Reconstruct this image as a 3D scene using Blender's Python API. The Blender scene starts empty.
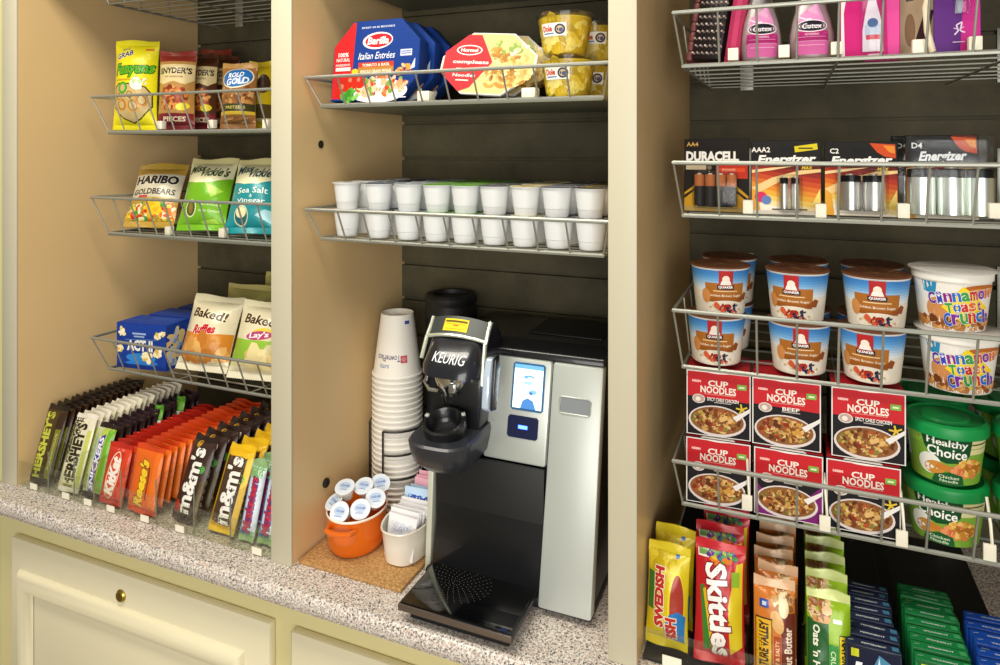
import bpy, bmesh, math, random
import numpy as np
from mathutils import Vector, Matrix
from mathutils.geometry import tessellate_polygon
SC = bpy.context.scene
COL = SC.collection
PI = math.pi
# ---------------------------------------------------------------- camera geometry
F, CX, HY, D, H = 687.0, 500.0, 150.0, 0.88, 1.576
TH = math.atan(290/687.0); CS, SN = math.cos(TH), math.sin(TH)
def ray(px, py):
    u, v = (px-CX)/F, (HY-py)/F
    return (u*CS-SN, u*SN+CS, v)
def atY(px, py, Y):
    dx, dy, dz = ray(px, py); t = (Y+D)/dy
    return (dx*t, Y, H+dz*t)
def XP(px, Y): return atY(px, HY, Y)[0]
def ZP(px, py, Y): return atY(px, py, Y)[2]
def onZ(px, py, z):
    dx, dy, dz = ray(px, py); t = (z-H)/dz
    return (dx*t, dy*t-D, z)
def fit(x0, x1, ytop, Y, z):
    """centre X, width, height of a face standing at depth Y on height z"""
    a, b = XP(x0, Y), XP(x1, Y)
    return (a+b)/2, b-a, ZP((x0+x1)/2, ytop, Y)-z

# ---------------------------------------------------------------- colours, materials
def lin(c):
    if isinstance(c, str):
        c = c.lstrip('#'); c = tuple(int(c[i:i+2], 16)/255 for i in (0, 2, 4))
    return tuple((x/12.92 if x <= .04045 else ((x+.055)/1.055)**2.4) for x in c[:3])
def newmat(name):
    m = bpy.data.materials.new(name); m.use_nodes = True
    nt = m.node_tree; b = nt.nodes['Principled BSDF']
    return m, nt, b
def setin(b, **k):
    for n, v in k.items(): b.inputs[n.replace('_', ' ')].default_value = v
def inkmat(name, rough=.45, metal=0., coat=0., bump=0., bscale=60, spec=.5):
    m, nt, b = newmat(name)
    a = nt.nodes.new('ShaderNodeAttribute'); a.attribute_name = 'Col'
    nt.links.new(a.outputs['Color'], b.inputs['Base Color'])
    setin(b, Roughness=rough, Metallic=metal)
    b.inputs['Coat Weight'].default_value = coat
    b.inputs['Coat Roughness'].default_value = .15
    b.inputs['Specular IOR Level'].default_value = spec
    if bump:
        tc = nt.nodes.new('ShaderNodeTexCoord'); n = nt.nodes.new('ShaderNodeTexNoise')
        n.inputs['Scale'].default_value = bscale; n.inputs['Detail'].default_value = 3
        bp = nt.nodes.new('ShaderNodeBump'); bp.inputs['Strength'].default_value = bump; bp.inputs['Distance'].default_value = .004
        nt.links.new(tc.outputs['Object'], n.inputs['Vector']); nt.links.new(n.outputs['Fac'], bp.inputs['Height'])
        nt.links.new(bp.outputs['Normal'], b.inputs['Normal'])
    return m
def plain(name, col, rough=.5, metal=0., coat=0., emit=None, es=1.0, var=0., vscale=8, bump=0.):
    m, nt, b = newmat(name)
    c = lin(col)
    setin(b, Roughness=rough, Metallic=metal); b.inputs['Base Color'].default_value = (*c, 1)
    b.inputs['Coat Weight'].default_value = coat
    if emit:
        b.inputs['Emission Color'].default_value = (*lin(emit), 1); b.inputs['Emission Strength'].default_value = es
    if var or bump:
        tc = nt.nodes.new('ShaderNodeTexCoord'); n = nt.nodes.new('ShaderNodeTexNoise')
        n.inputs['Scale'].default_value = vscale; n.inputs['Detail'].default_value = 5
        nt.links.new(tc.outputs['Object'], n.inputs['Vector'])
        if var:
            r = nt.nodes.new('ShaderNodeValToRGB')
            r.color_ramp.elements[0].position = .3; r.color_ramp.elements[1].position = .7
            r.color_ramp.elements[0].color = (*[x*(1-var) for x in c], 1); r.color_ramp.elements[1].color = (*[min(1, x*(1+var)) for x in c], 1)
            nt.links.new(n.outputs['Fac'], r.inputs['Fac']); nt.links.new(r.outputs['Color'], b.inputs['Base Color'])
        if bump:
            bp = nt.nodes.new('ShaderNodeBump'); bp.inputs['Strength'].default_value = bump; bp.inputs['Distance'].default_value = .002
            nt.links.new(n.outputs['Fac'], bp.inputs['Height']); nt.links.new(bp.outputs['Normal'], b.inputs['Normal'])
    return m
def clearmat(name, tint='#ffffff', gl=.12, rough=.05, fk=.5):
    m, nt, b = newmat(name); nt.nodes.remove(b)
    out = nt.nodes['Material Output']
    t = nt.nodes.new('ShaderNodeBsdfTransparent'); t.inputs[0].default_value = (*lin(tint), 1)
    g = nt.nodes.new('ShaderNodeBsdfGlossy'); g.inputs['Roughness'].default_value = rough
    lw = nt.nodes.new('ShaderNodeLayerWeight'); lw.inputs['Blend'].default_value = .35
    mp = nt.nodes.new('ShaderNodeMath'); mp.operation = 'MULTIPLY_ADD'; mp.inputs[1].default_value = fk; mp.inputs[2].default_value = gl
    mx = nt.nodes.new('ShaderNodeMixShader')
    nt.links.new(lw.outputs['Fresnel'], mp.inputs[0]); nt.links.new(mp.outputs[0], mx.inputs[0])
    nt.links.new(t.outputs[0], mx.inputs[1]); nt.links.new(g.outputs[0], mx.inputs[2]); nt.links.new(mx.outputs[0], out.inputs['Surface'])
    return m
def granite(name):
    m, nt, b = newmat(name)
    tc = nt.nodes.new('ShaderNodeTexCoord')
    prev = None
    base = lin('#dbd0c6')
    mixc = None
    specs = [(190, .48, '#ece6de', .54), (300, .55, '#a39890', .60), (340, .58, '#5c5b62', .62), (240, .60, '#d0b8aa', .64), (420, .62, '#3c3a3c', .65)]
    for i, (s, lo, c, hi) in enumerate(specs):
        n = nt.nodes.new('ShaderNodeTexNoise'); n.inputs['Scale'].default_value = s; n.inputs['Detail'].default_value = 2
        mpn = nt.nodes.new('ShaderNodeMapping'); mpn.inputs['Location'].default_value = (i*3.1, i*1.7, i*2.3)
        nt.links.new(tc.outputs['Object'], mpn.inputs['Vector']); nt.links.new(mpn.outputs[0], n.inputs['Vector'])
        mr = nt.nodes.new('ShaderNodeMapRange'); mr.inputs['From Min'].default_value = lo; mr.inputs['From Max'].default_value = hi
        nt.links.new(n.outputs['Fac'], mr.inputs['Value'])
        mx = nt.nodes.new('ShaderNodeMix'); mx.data_type = 'RGBA'
        nt.links.new(mr.outputs[0], mx.inputs[0])
        if mixc is None: mx.inputs[6].default_value = (*base, 1)
        else: nt.links.new(mixc.outputs[2], mx.inputs[6])
        mx.inputs[7].default_value = (*lin(c), 1); mixc = mx
    nt.links.new(mixc.outputs[2], b.inputs['Base Color'])
    setin(b, Roughness=.25)
    return m
def slatmat(name):
    m, nt, b = newmat(name)
    tc = nt.nodes.new('ShaderNodeTexCoord')
    n = nt.nodes.new('ShaderNodeTexNoise'); n.inputs['Scale'].default_value = 7; n.inputs['Detail'].default_value = 8; n.inputs['Roughness'].default_value = .7
    r = nt.nodes.new('ShaderNodeValToRGB')
    r.color_ramp.elements[0].position = .3; r.color_ramp.elements[1].position = .72
    r.color_ramp.elements[0].color = (*lin('#3d392a'), 1); r.color_ramp.elements[1].color = (*lin('#605a44'), 1)
    nt.links.new(tc.outputs['Object'], n.inputs['Vector']); nt.links.new(n.outputs['Fac'], r.inputs['Fac']); nt.links.new(r.outputs['Color'], b.inputs['Base Color'])
    setin(b, Roughness=.6); b.inputs['Specular IOR Level'].default_value = .25
    return m
def cork(name):
    m, nt, b = newmat(name)
    tc = nt.nodes.new('ShaderNodeTexCoord')
    n = nt.nodes.new('ShaderNodeTexNoise'); n.inputs['Scale'].default_value = 260; n.inputs['Detail'].default_value = 3
    r = nt.nodes.new('ShaderNodeValToRGB')
    r.color_ramp.elements[0].position = .35; r.color_ramp.elements[1].position = .65
    r.color_ramp.elements[0].color = (*lin('#9a7040'), 1); r.color_ramp.elements[1].color = (*lin('#c79c62'), 1)
    nt.links.new(tc.outputs['Object'], n.inputs['Vector']); nt.links.new(n.outputs['Fac'], r.inputs['Fac']); nt.links.new(r.outputs['Color'], b.inputs['Base Color'])
    setin(b, Roughness=.85)
    return m
M = dict(
    cream=plain('cream_paint', '#c8c2aa', .45, var=.015, vscale=3),
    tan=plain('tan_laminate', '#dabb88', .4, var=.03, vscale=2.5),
    drawer=plain('drawer_paint', '#ece3c2', .4, var=.015, vscale=3), rail=plain('rail_paint_shaded', '#e0d6a0', .4, var=.015, vscale=3),  # rail colour has the shade under the counter overhang painted in
    slat=slatmat('slatwall_laminate'), granite=granite('granite'), cork=cork('cork'),
    wire=plain('zinc_wire', '#a4a69c', .42, .55), dwire=plain('black_wire', '#141414', .45),
    liner=plain('grey_liner', '#77796a', .5, .3),
    clear=clearmat('clear_acrylic', '#fbfcf8', .012, .05, .14), film=clearmat('clear_blister', '#fbfdff', .02, .14, .3), aedge=plain('acrylic_edge', '#7d8474', .2, coat=.3),
    gloss=inkmat('glossy_print', .48, spec=.16), matte=inkmat('card_print', .55), foil=inkmat('wrapper_film', .30, .05, .12, .35, 45, .4),
    plastic=inkmat('moulded_plastic', .38, spec=.35), metalink=inkmat('metal_print', .28, .85),
    silver=plain('silver_plastic', '#c3c9c4', .38, .35), black=plain('black_plastic', '#101114', .3, coat=.3),
    blackm=plain('black_matt', '#16171a', .5), glassblk=plain('black_gloss', '#07080a', .06, coat=.6), chrome=plain('chrome', '#cfd0cc', .18, 1.0),
    brass=plain('brass', '#b59a50', .3, 1.0), hole=plain('dark_hole', '#1c140c', .8),
    screen=plain('lit_screen', '#ffffff', .2, emit='#dff2ff', es=1.6), led=plain('blue_led', '#2030ff', .3, emit='#3a5cff', es=9),
    white=plain('white_ceramic', '#efe9dc', .2, coat=.4), orange=plain('orange_enamel', '#e0690f', .15, coat=.6),
    tag=plain('tag_plastic', '#f2ecd8', .5), floor=plain('floor_tile', '#9c8f78', .5, var=.05), wall=plain('wall_paint', '#d9d294', .7, var=.01),
    screenink=None)
def emitink(name, s):
    m, nt, b = newmat(name)
    a = nt.nodes.new('ShaderNodeAttribute'); a.attribute_name = 'Col'
    nt.links.new(a.outputs['Color'], b.inputs['Base Color']); nt.links.new(a.outputs['Color'], b.inputs['Emission Color'])
    b.inputs['Emission Strength'].default_value = s; setin(b, Roughness=.2)
    return m
M['screenink'] = emitink('lit_display', 1.1)

# ---------------------------------------------------------------- 2-D artwork
_txt = {}
def raw_text(s, bold=0.):
    k = (s, round(bold, 3))
    if k not in _txt:
        cu = bpy.data.curves.new('t', 'FONT'); cu.body = s; cu.size = 1; cu.offset = bold; cu.resolution_u = 2
        ob = bpy.data.objects.new('t', cu); COL.objects.link(ob)
        dg = bpy.context.evaluated_depsgraph_get(); dg.update()
        me = ob.evaluated_get(dg).to_mesh(); me.calc_loop_triangles()
        vs = [(v.co.x, v.co.y) for v in me.vertices]
        _txt[k] = [tuple(vs[i] for i in t.vertices) for t in me.loop_triangles]
        ob.evaluated_get(dg).to_mesh_clear()
        bpy.data.objects.remove(ob); bpy.data.curves.remove(cu)
    return _txt[k]
class Art:
    """flat printed artwork: coloured triangles in layers"""
    def __init__(s): s.t = []; s.n = 0
    def _add(s, tris, c, step=1):
        c = lin(c); s.n += step
        for t in tris: s.t.append((t, c, s.n))
        return s
    def R(s, x0, y0, x1, y1, c): return s._add([((x0, y0), (x1, y0), (x1, y1)), ((x0, y0), (x1, y1), (x0, y1))], c)
    def P(s, pts, c):
        tr = tessellate_polygon([[Vector((x, y, 0)) for x, y in pts]])
        return s._add([tuple(pts[i] for i in t) for t in tr], c)
    def E(s, cx, cy, rx, ry, c, rot=0, n=28, a0=0, a1=2*PI, step=1):
        cr, sr = math.cos(rot), math.sin(rot)
        q = [(cx+rx*math.cos(a)*cr-ry*math.sin(a)*sr, cy+rx*math.cos(a)*sr+ry*math.sin(a)*cr) for a in [a0+(a1-a0)*i/n for i in range(n+1)]]
        return s._add([((cx, cy), q[i], q[i+1]) for i in range(n)], c, step)
    def ring(s, cx, cy, rx, ry, w, c, rot=0, n=32):
        cr, sr = math.cos(rot), math.sin(rot); t = []
        f = lambda a, k: (cx+(rx+k)*math.cos(a)*cr-(ry+k)*math.sin(a)*sr, cy+(rx+k)*math.cos(a)*sr+(ry+k)*math.sin(a)*cr)
        for i in range(n):
            a, b = 2*PI*i/n, 2*PI*(i+1)/n
            t += [(f(a, 0), f(b, 0), f(b, w)), (f(a, 0), f(b, w), f(a, w))]
        return s._add(t, c)
    def L(s, pts, w, c):
        t = []
        for (x0, y0), (x1, y1) in zip(pts, pts[1:]):
            dx, dy = x1-x0, y1-y0; l = math.hypot(dx, dy) or 1; nx, ny = -dy/l*w/2, dx/l*w/2
            t += [((x0+nx, y0+ny), (x0-nx, y0-ny), (x1-nx, y1-ny)), ((x0+nx, y0+ny), (x1-nx, y1-ny), (x1+nx, y1+ny))]
        return s._add(t, c)
    def T(s, txt, cx, cy, h, c, w=None, rot=0, shear=0, bold=.012, arc=0, outline=None, ow=.04):
        base = raw_text(txt, 0)
        xs = [p[0] for t in base for p in t]; ys = [p[1] for t in base for p in t]
        x0, x1, y0, y1 = min(xs), max(xs), min(ys), max(ys)
        sy = h/(y1-y0); sx = (w/(x1-x0)) if w else sy
        mx, my = (x0+x1)/2, (y0+y1)/2; cr, sr = math.cos(rot), math.sin(rot)
        def f(p):
            x, y = (p[0]-mx)*sx, (p[1]-my)*sy
            x += shear*y; y += arc*x*x
            return (cx+x*cr-y*sr, cy+x*sr+y*cr)
        if outline: s._add([tuple(map(f, t)) for t in raw_text(txt, bold+ow)], outline)
        return s._add([tuple(map(f, t)) for t in raw_text(txt, bold)], c)
    def blobs(s, cx, cy, rx, ry, n, cols, size, seed=1, rot=0, clip=None):
        rd = random.Random(seed); cr, sr = math.cos(rot), math.sin(rot)
        for i in range(n):
            a, r = rd.uniform(0, 2*PI), math.sqrt(rd.random())
            x, y = rx*r*math.cos(a), ry*r*math.sin(a)
            x, y = cx+x*cr-y*sr, cy+x*sr+y*cr
            if clip and not (clip[0] < x < clip[2] and clip[1] < y < clip[3]): continue
            k = size*rd.uniform(.6, 1.3)
            s.E(x, y, k, k*rd.uniform(.45, .8), rd.choice(cols), rd.uniform(0, PI), n=7, step=.12)
        return s
    def noodles(s, cx, cy, rx, ry, n, cols, w, seed=1):
        rd = random.Random(seed)
        for i in range(n):
            a, r = rd.uniform(0, 2*PI), math.sqrt(rd.random())*.85
            x, y = cx+rx*r*math.cos(a), cy+ry*r*math.sin(a); rr = rd.uniform(.1, .22)*rx; b = rd.uniform(0, 2*PI)
            s.L([(x+rr*math.cos(b+k*.5), y+rr*.7*math.sin(b+k*.5)) for k in range(5)], w, rd.choice(cols)); s.n -= .88
        return s
def _split(t, L):
    st = [t]; out = []
    while st:
        a, b, c = st.pop()
        e = [((a[0]-b[0])**2+(a[1]-b[1])**2), ((b[0]-c[0])**2+(b[1]-c[1])**2), ((c[0]-a[0])**2+(c[1]-a[1])**2)]
        k = e.index(max(e))
        if e[k] <= L*L: out.append((a, b, c)); continue
        if k == 1: a, b, c = b, c, a
        elif k == 2: a, b, c = c, a, b
        m = ((a[0]+b[0])/2, (a[1]+b[1])/2)
        st += [(a, m, c), (m, b, c)]
    return out
def _clip(tri, box):
    poly = list(tri)
    for ax, lim, sg in ((0, box[0], 1), (0, box[2], -1), (1, box[1], 1), (1, box[3], -1)):
        out = []
        for i in range(len(poly)):
            p, q = poly[i-1], poly[i]
            dp, dq = (p[ax]-lim)*sg, (q[ax]-lim)*sg
            if (dp < 0) != (dq < 0):
                k = dp/(dp-dq); out.append((p[0]+(q[0]-p[0])*k, p[1]+(q[1]-p[1])*k))
            if dq >= 0: out.append(q)
        poly = out
        if len(poly) < 3: return []
    return [(poly[0], poly[i], poly[i+1]) for i in range(1, len(poly)-1)]

# ---------------------------------------------------------------- mesh builder
class MB:
    def __init__(s): s.v = []; s.f = []; s.c = []; s.m = []
    def add(s, vs, fs, col='#808080', mi=0):
        b = len(s.v); s.v += [tuple(v) for v in vs]; c = lin(col)
        for f in fs: s.f.append(tuple(b+i for i in f)); s.c.append(c); s.m.append(mi)
        return s
    def bm(s, bm, col='#808080', mi=0, mat=None):
        bm.verts.index_update()
        s.add([(mat @ v.co) if mat else v.co for v in bm.verts], [[v.index for v in f.verts] for f in bm.faces], col, mi); bm.free(); return s
    def box(s, x0, x1, y0, y1, z0, z1, r=0., col='#808080', mi=0, seg=2, mat=None):
        bm = bmesh.new(); bmesh.ops.create_cube(bm, size=1)
        for v in bm.verts: v.co = Vector(((x0+x1)/2+v.co.x*(x1-x0), (y0+y1)/2+v.co.y*(y1-y0), (z0+z1)/2+v.co.z*(z1-z0)))
        if r: bmesh.ops.bevel(bm, geom=list(bm.edges), offset=r, segments=seg, profile=.5, affect='EDGES')
        return s.bm(bm, col, mi, mat)
    def prism(s, pts, axis, a, b, col='#808080', mi=0, r=0., mat=None):
        """polygon pts extruded along axis from a to b; pts are the two other coordinates in xyz order"""
        def mk(p, t):
            return {'x': (t, p[0], p[1]), 'y': (p[0], t, p[1]), 'z': (p[0], p[1], t)}[axis]
        bm = bmesh.new()
        lo = [bm.verts.new(mk(p, a)) for p in pts]; hi = [bm.verts.new(mk(p, b)) for p in pts]
        n = len(pts)
        bm.faces.new(lo); bm.faces.new(hi[::-1])
        for i in range(n): bm.faces.new((lo[i], hi[i], hi[(i+1) % n], lo[(i+1) % n]))
        bmesh.ops.recalc_face_normals(bm, faces=list(bm.faces))
        if r: bmesh.ops.bevel(bm, geom=list(bm.edges), offset=r, segments=2, profile=.5, affect='EDGES')
        return s.bm(bm, col, mi, mat)
    def lathe(s, prof, n=32, col='#808080', mi=0, cx=0, cy=0, sx=1, sy=1, cols=None, caps=True, mat=None):
        vs = []
        for r, z in prof:
            for i in range(n):
                a = 2*PI*i/n; p = Vector((cx+r*sx*math.cos(a), cy+r*sy*math.sin(a), z)); vs.append(mat @ p if mat else p)
        for j in range(len(prof)-1):
            s_f = [(j*n+i, j*n+(i+1) % n, (j+1)*n+(i+1) % n, (j+1)*n+i) for i in range(n)]
            if j == 0: base = len(s.v); s.v += [tuple(v) for v in vs]
            c = lin(cols[j] if cols else col)
            for f in s_f: s.f.append(tuple(base+k for k in f)); s.c.append(c); s.m.append(mi)
        if caps:
            for j, rev in ((0, True), (len(prof)-1, False)):
                if prof[j][0] > 1e-5:
                    f = [base+j*n+i for i in range(n)]
                    s.f.append(tuple(f[::-1] if rev else f)); s.c.append(lin((cols[0 if rev else -1]) if cols else col)); s.m.append(mi)
        return s
    def tube(s, pts, r, n=6, col='#808080', mi=0, close=False, caps=True):
        pts = [Vector(p) for p in pts]; N = len(pts); vs = []; up = Vector((0.12, 0.31, 1)).normalized()
        for i, p in enumerate(pts):
            a = pts[(i-1) % N] if (close or i > 0) else p; b = pts[(i+1) % N] if (close or i < N-1) else p
            d = (b-a).normalized(); x = d.cross(up)
            if x.length < 1e-3: x = d.cross(Vector((1, 0, 0)))
            x.normalize(); y = d.cross(x)
            k = 1.0
            if (close or 0 < i < N-1):
                e1, e2 = (p-a).normalized(), (b-p).normalized(); k = 1/max(.5, math.sqrt(max(.01, (1+e1.dot(e2))/2)))
            vs += [p+(x*math.cos(2*PI*j/n)+y*math.sin(2*PI*j/n))*r*k for j in range(n)]
        fs = []
        for i in range(N if close else N-1):
            for j in range(n):
                i2 = (i+1) % N
                fs.append((i*n+j, i*n+(j+1) % n, i2*n+(j+1) % n, i2*n+j))
        if not close and caps: fs += [tuple(range(n))[::-1], tuple((N-1)*n+j for j in range(n))]
        return s.add(vs, fs, col, mi)
    def surf(s, fn, nu, nv, col='#808080', mi=0, flip=False, colfn=None, wrap=False):
        b = len(s.v)
        for j in range(nv+1):
            for i in range(nu+1): s.v.append(tuple(fn(i/nu, j/nv)))
        for j in range(nv):
            for i in range(nu):
                q = [b+j*(nu+1)+i, b+j*(nu+1)+i+1, b+(j+1)*(nu+1)+i+1, b+(j+1)*(nu+1)+i]
                s.f.append(tuple(q[::-1] if flip else q)); s.c.append(lin(colfn((i+.5)/nu, (j+.5)/nv)) if colfn else lin(col)); s.m.append(mi)
        return s
    def ink(s, art, fn, L=None, base=.00025, step=.00004, mi=0, clip=None):
        """lay artwork on the surface fn(x, y, offset)"""
        for t, c, n in art.t:
            ts = _clip(t, clip) if clip else [t]
            if not ts: continue
            off = base+n*step
            for q in ts:
                for w in (_split(q, L) if L else [q]):
                    b = len(s.v); s.v += [tuple(fn(p[0], p[1], off)) for p in w]
                    s.f.append((b, b+1, b+2)); s.c.append(c); s.m.append(mi)
        return s
    def mesh(s, name, mats, angle=35, smooth=True):
        me = bpy.data.meshes.new(name); me.from_pydata(s.v, [], s.f)
        at = me.attributes.new('Col', 'FLOAT_COLOR', 'CORNER')
        n = np.array([len(f) for f in s.f]); c = np.repeat(np.array([(*k, 1.) for k in s.c], dtype=np.float32), n, axis=0)
        at.data.foreach_set('color', c.ravel())
        if not isinstance(mats, (list, tuple)): mats = [mats]
        for m in mats: me.materials.append(m)
        me.polygons.foreach_set('material_index', s.m)
        if smooth:
            me.polygons.foreach_set('use_smooth', [True]*len(s.f)); me.set_sharp_from_angle(angle=math.radians(angle))
        me.update(); return me
    def build(s, name, mats, parent=None, angle=35, smooth=True):
        o = bpy.data.objects.new(name, s.mesh(name, mats, angle, smooth)); COL.objects.link(o)
        if parent: o.parent = parent
        return o

# ---------------------------------------------------------------- scene tree
def tag(o, label=None, cat=None, group=None, kind=None):
    for k, v in (('label', label), ('category', cat), ('group', group), ('kind', kind)):
        if v: o[k] = v
        elif k in o: del o[k]
    return o
def thing(name, label=None, cat=None, group=None, loc=(0, 0, 0), rz=0):
    o = bpy.data.objects.new(name, None); COL.objects.link(o); o.empty_display_size = .02
    o.location = loc; o.rotation_euler = (0, 0, rz)
    return tag(o, label, cat, group)
KIDS = {}
def part(name, mb, mat, parent, label=None, **k):
    o = mb.build(name, mat, parent, **k); KIDS.setdefault(parent.name, []).append(o)
    if label: o['label'] = label
    return o
def clone(root, label, group=None, only=None):
    r = root.copy(); COL.objects.link(r)
    tag(r, label, root.get('category'), group or root.get('group'))
    for ch in KIDS.get(root.name, []):
        if only and not ch.name.split('.')[0] in only: continue
        c = ch.copy(); COL.objects.link(c); c.parent = r; KIDS.setdefault(r.name, []).append(c)
        for g in KIDS.get(ch.name, []):
            e = g.copy(); COL.objects.link(e); e.parent = c; KIDS.setdefault(c.name, []).append(e)
    return r
def put(o, x, y, z, rz=0, tilt=0, roll=0):
    """tilt leans the top back, roll leans it sideways (degrees)"""
    o.location = (x, y, z)
    o.rotation_euler = (Matrix.Rotation(math.radians(rz), 3, 'Z') @ Matrix.Rotation(math.radians(-tilt), 3, 'X') @ Matrix.Rotation(math.radians(roll), 3, 'Y')).to_euler()
    return o
ORD = ['front', 'second', 'third', 'fourth', 'fifth', 'sixth', 'seventh', 'eighth', 'ninth', 'tenth', 'eleventh', 'twelfth', 'thirteenth', 'fourteenth', 'fifteenth', 'sixteenth', 'seventeenth',
       'eighteenth', 'nineteenth', 'twentieth', 'twenty-first', 'twenty-second', 'twenty-third', 'twenty-fourth', 'twenty-fifth', 'twenty-sixth', 'twenty-seventh']
NTH = ['first']+ORD[1:]

# ---------------------------------------------------------------- product shapes
def pouch_fn(w, h, T, seal, seed, pu=2.4, pv=3.0, waist=.05, wr=.0011):
    rd = random.Random(seed); ph = [rd.uniform(0, 6.28) for _ in range(6)]; fr = [rd.uniform(.7, 1.3) for _ in range(6)]
    def fn(x, y, off=0, side=-1):
        u = max(-1, min(1, 2*x/w)); v = max(0., min(1., (y-seal)/(h-2*seal)))
        bv = max(0, 1-abs(2*v-1)**pv); bu = max(0, 1-abs(u)**pu)
        bl = bu*bv**.8
        e = math.exp(-min(v, 1-v)*9)
        wk = wr*bu*((.8*math.sin(u*11*fr[0]+ph[0])+.6*math.sin(u*19*fr[1]+ph[1]))*e*min(1, min(v, 1-v)*25)
              + .45*math.sin(u*3*fr[2]+v*9*fr[3]+ph[2])+.4*math.sin(v*17*fr[4]-u*4+ph[4]))*bv
        X = x*(1-waist*bv)
        return (X, side*(T/2*bl+.0006+wk*(1 if side < 0 else .5))+(side*off), y)
    return fn
def seal_mb(w, y0, y1, col, seed=0, teeth=True, dy=.0):
    mb = MB(); n = 56; top = y1 > y0
    def f(u, v, sd):
        x = (u-.5)*w; i = round(u*n); z = y0+(y1-y0)*v
        if v > .99 and teeth: z += (.0007 if i % 2 else -.0007)+(.0016*math.sin(u*6.5+seed*1.7) if top else 0)
        yy = .00022*math.sin(v*22)*(v > .05)*(v < .95)+.002*math.sin(u*7+seed)*v
        return (x, yy+sd*.0005, z)
    fl = not top
    mb.surf(lambda u, v: f(u, v, -1), n, 6, col, flip=fl); mb.surf(lambda u, v: f(u, v, 1), n, 6, col, flip=not fl)
    return mb
def pouch(name, label, cat, group, w, h, T, front, back, art, seals=(None, None), seal=.011, seed=1, mat='foil', pu=2.4, pv=3., waist=.05, L=.003, wr=.0010, nu=56, nv=64, body='pouch', side=None, colfn=None):
    t = thing(name, label, cat, group)
    fn = pouch_fn(w, h, T, seal, seed, pu, pv, waist, wr)
    mb = MB()
    iy = lambda v: seal+v*(h-2*seal)
    mb.surf(lambda u, v: fn((u-.5)*w, iy(v)), nu, nv, front, colfn=colfn)
    mb.surf(lambda u, v: fn((u-.5)*w, iy(v), 0, 1), nu, max(8, nv//2), back, flip=True)
    if art: mb.ink(art, fn, L, base=.0006, clip=(-w/2+.0006, seal, w/2-.0006, h-seal))
    part(body, mb, M[mat], t, angle=60)
    part('top_seal', seal_mb(w*.995, h-seal-.0005, h, seals[0] or front, seed), M[mat], t)
    part('bottom_seal', seal_mb(w*.995, seal+.0005, 0, seals[1] or front, seed+1), M[mat], t)
    return t
def boxed(name, label, cat, group, w, d, h, col, art, mat='gloss', r=.0012, sideart=None, topart=None, body='carton'):
    """box whose front face lies at y=0, running back to y=d"""
    t = thing(name, label, cat, group)
    mb = MB().box(-w/2, w/2, 0, d, 0, h, r, col)
    mb.ink(art, lambda x, y, o: (x, -o, y), clip=(-w/2+r*.6, r*.6, w/2-r*.6, h-r*.6))
    if sideart: mb.ink(sideart, lambda x, y, o: (w/2+o, x, y), clip=(r, r, d-r, h-r))
    if topart: mb.ink(topart, lambda x, y, o: (x, y, h+o), clip=(-w/2+r, r, w/2-r, d-r))
    part(body, mb, M[mat], t)
    return t
def proj_fn(mb, ox, d=-1):
    """flat artwork (x, z) projected along y on to a built shape"""
    from mathutils.bvhtree import BVHTree
    bv = BVHTree.FromPolygons([Vector(v) for v in mb.v], mb.f)
    def fn(x, z, o):
        hit = bv.ray_cast(Vector((ox+x, -1, z)), Vector((0, 1, 0)))
        p, n = (hit[0], hit[1]) if hit[0] else (Vector((ox+x, 0, z)), Vector((0, -1, 0)))
        if n.y > 0: n = -n
        return tuple(p+n*o)
    return fn
def cone_fn(rb, rt, h, rot=0):
    def fn(x, y, off=0):
        r = rb+(rt-rb)*y/h; a = x/((rb+rt)/2)+rot; r += off
        return (r*math.sin(a), -r*math.cos(a), y)
    return fn
# ================================================================ SETTING
XL, P2L, P2R, P3L, P3R, XR = -1.4115, -.774, -.733, -.2188, -.181, .46
XE = -1.4556
BYL, BYM, BYR = .453, .34, .506
CT = .91
def struct(name, mb, m): return tag(mb.build(name, m), kind='structure')
struct('floor', MB().box(-2.6, 1.6, -2.6, .8, -.05, 0), M['floor'])
struct('wall_left', MB().box(-2.6, XE-.0015, .004, .6, 0, 2.7), M['wall'])
struct('wall_back', MB().box(XE-.001, 1.6, .56, .66, 0, 2.7), M['wall'])

# ---------------------------------------------------------------- hutch
hut = thing('display_cabinet', 'cream open cabinet of three bays with tan sides and dark slatted backs', 'cabinet', loc=(0, 0, 0))
Z1 = 2.32
for a, b in ((XE, XL), (P2L, P2R), (P3L, P3R), (XR, XR+.04)):
    part('post', MB().box(a, b, 0, .0045, CT, Z1, .0016), M['cream'], hut)
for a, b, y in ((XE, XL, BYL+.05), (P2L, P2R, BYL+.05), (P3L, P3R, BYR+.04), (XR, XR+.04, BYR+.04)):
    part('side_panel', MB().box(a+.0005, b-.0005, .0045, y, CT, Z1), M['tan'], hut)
part('header', MB().box(XE, XR+.04, .0046, .02, 1.95, Z1+.06, .002), M['cream'], hut)
part('top_panel', MB().box(XE, XR+.04, .02, .55, Z1, Z1+.02), M['cream'], hut)
def slats(x0, x1, y, back):
    mb = MB(); z0 = CT; p = .0715; off = (1.346-z0) % p
    zs = [z0]+[z0+off+k*p for k in range(0, 30) if z0+off+k*p < Z1-.02]+[Z1]
    for a, b in zip(zs, zs[1:]):
        if b-a < .012: continue
        prof = [(y, a+.002), (y, b-.005), (y+.010, b-.005), (y+.010, b), (y+.02, b), (y+.02, a), (y+.010, a), (y+.010, a+.002)]
        mb.prism(prof, 'x', x0, x1)
    mb.box(x0, x1, y+.02, y+.03, CT, Z1)
    part('slatwall_back', mb, M['slat'], hut, smooth=False)
slats(XL, P2L, BYL, 0); slats(P2R, P3L, BYM, 0); slats(P3R, XR, BYR, 0)
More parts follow.
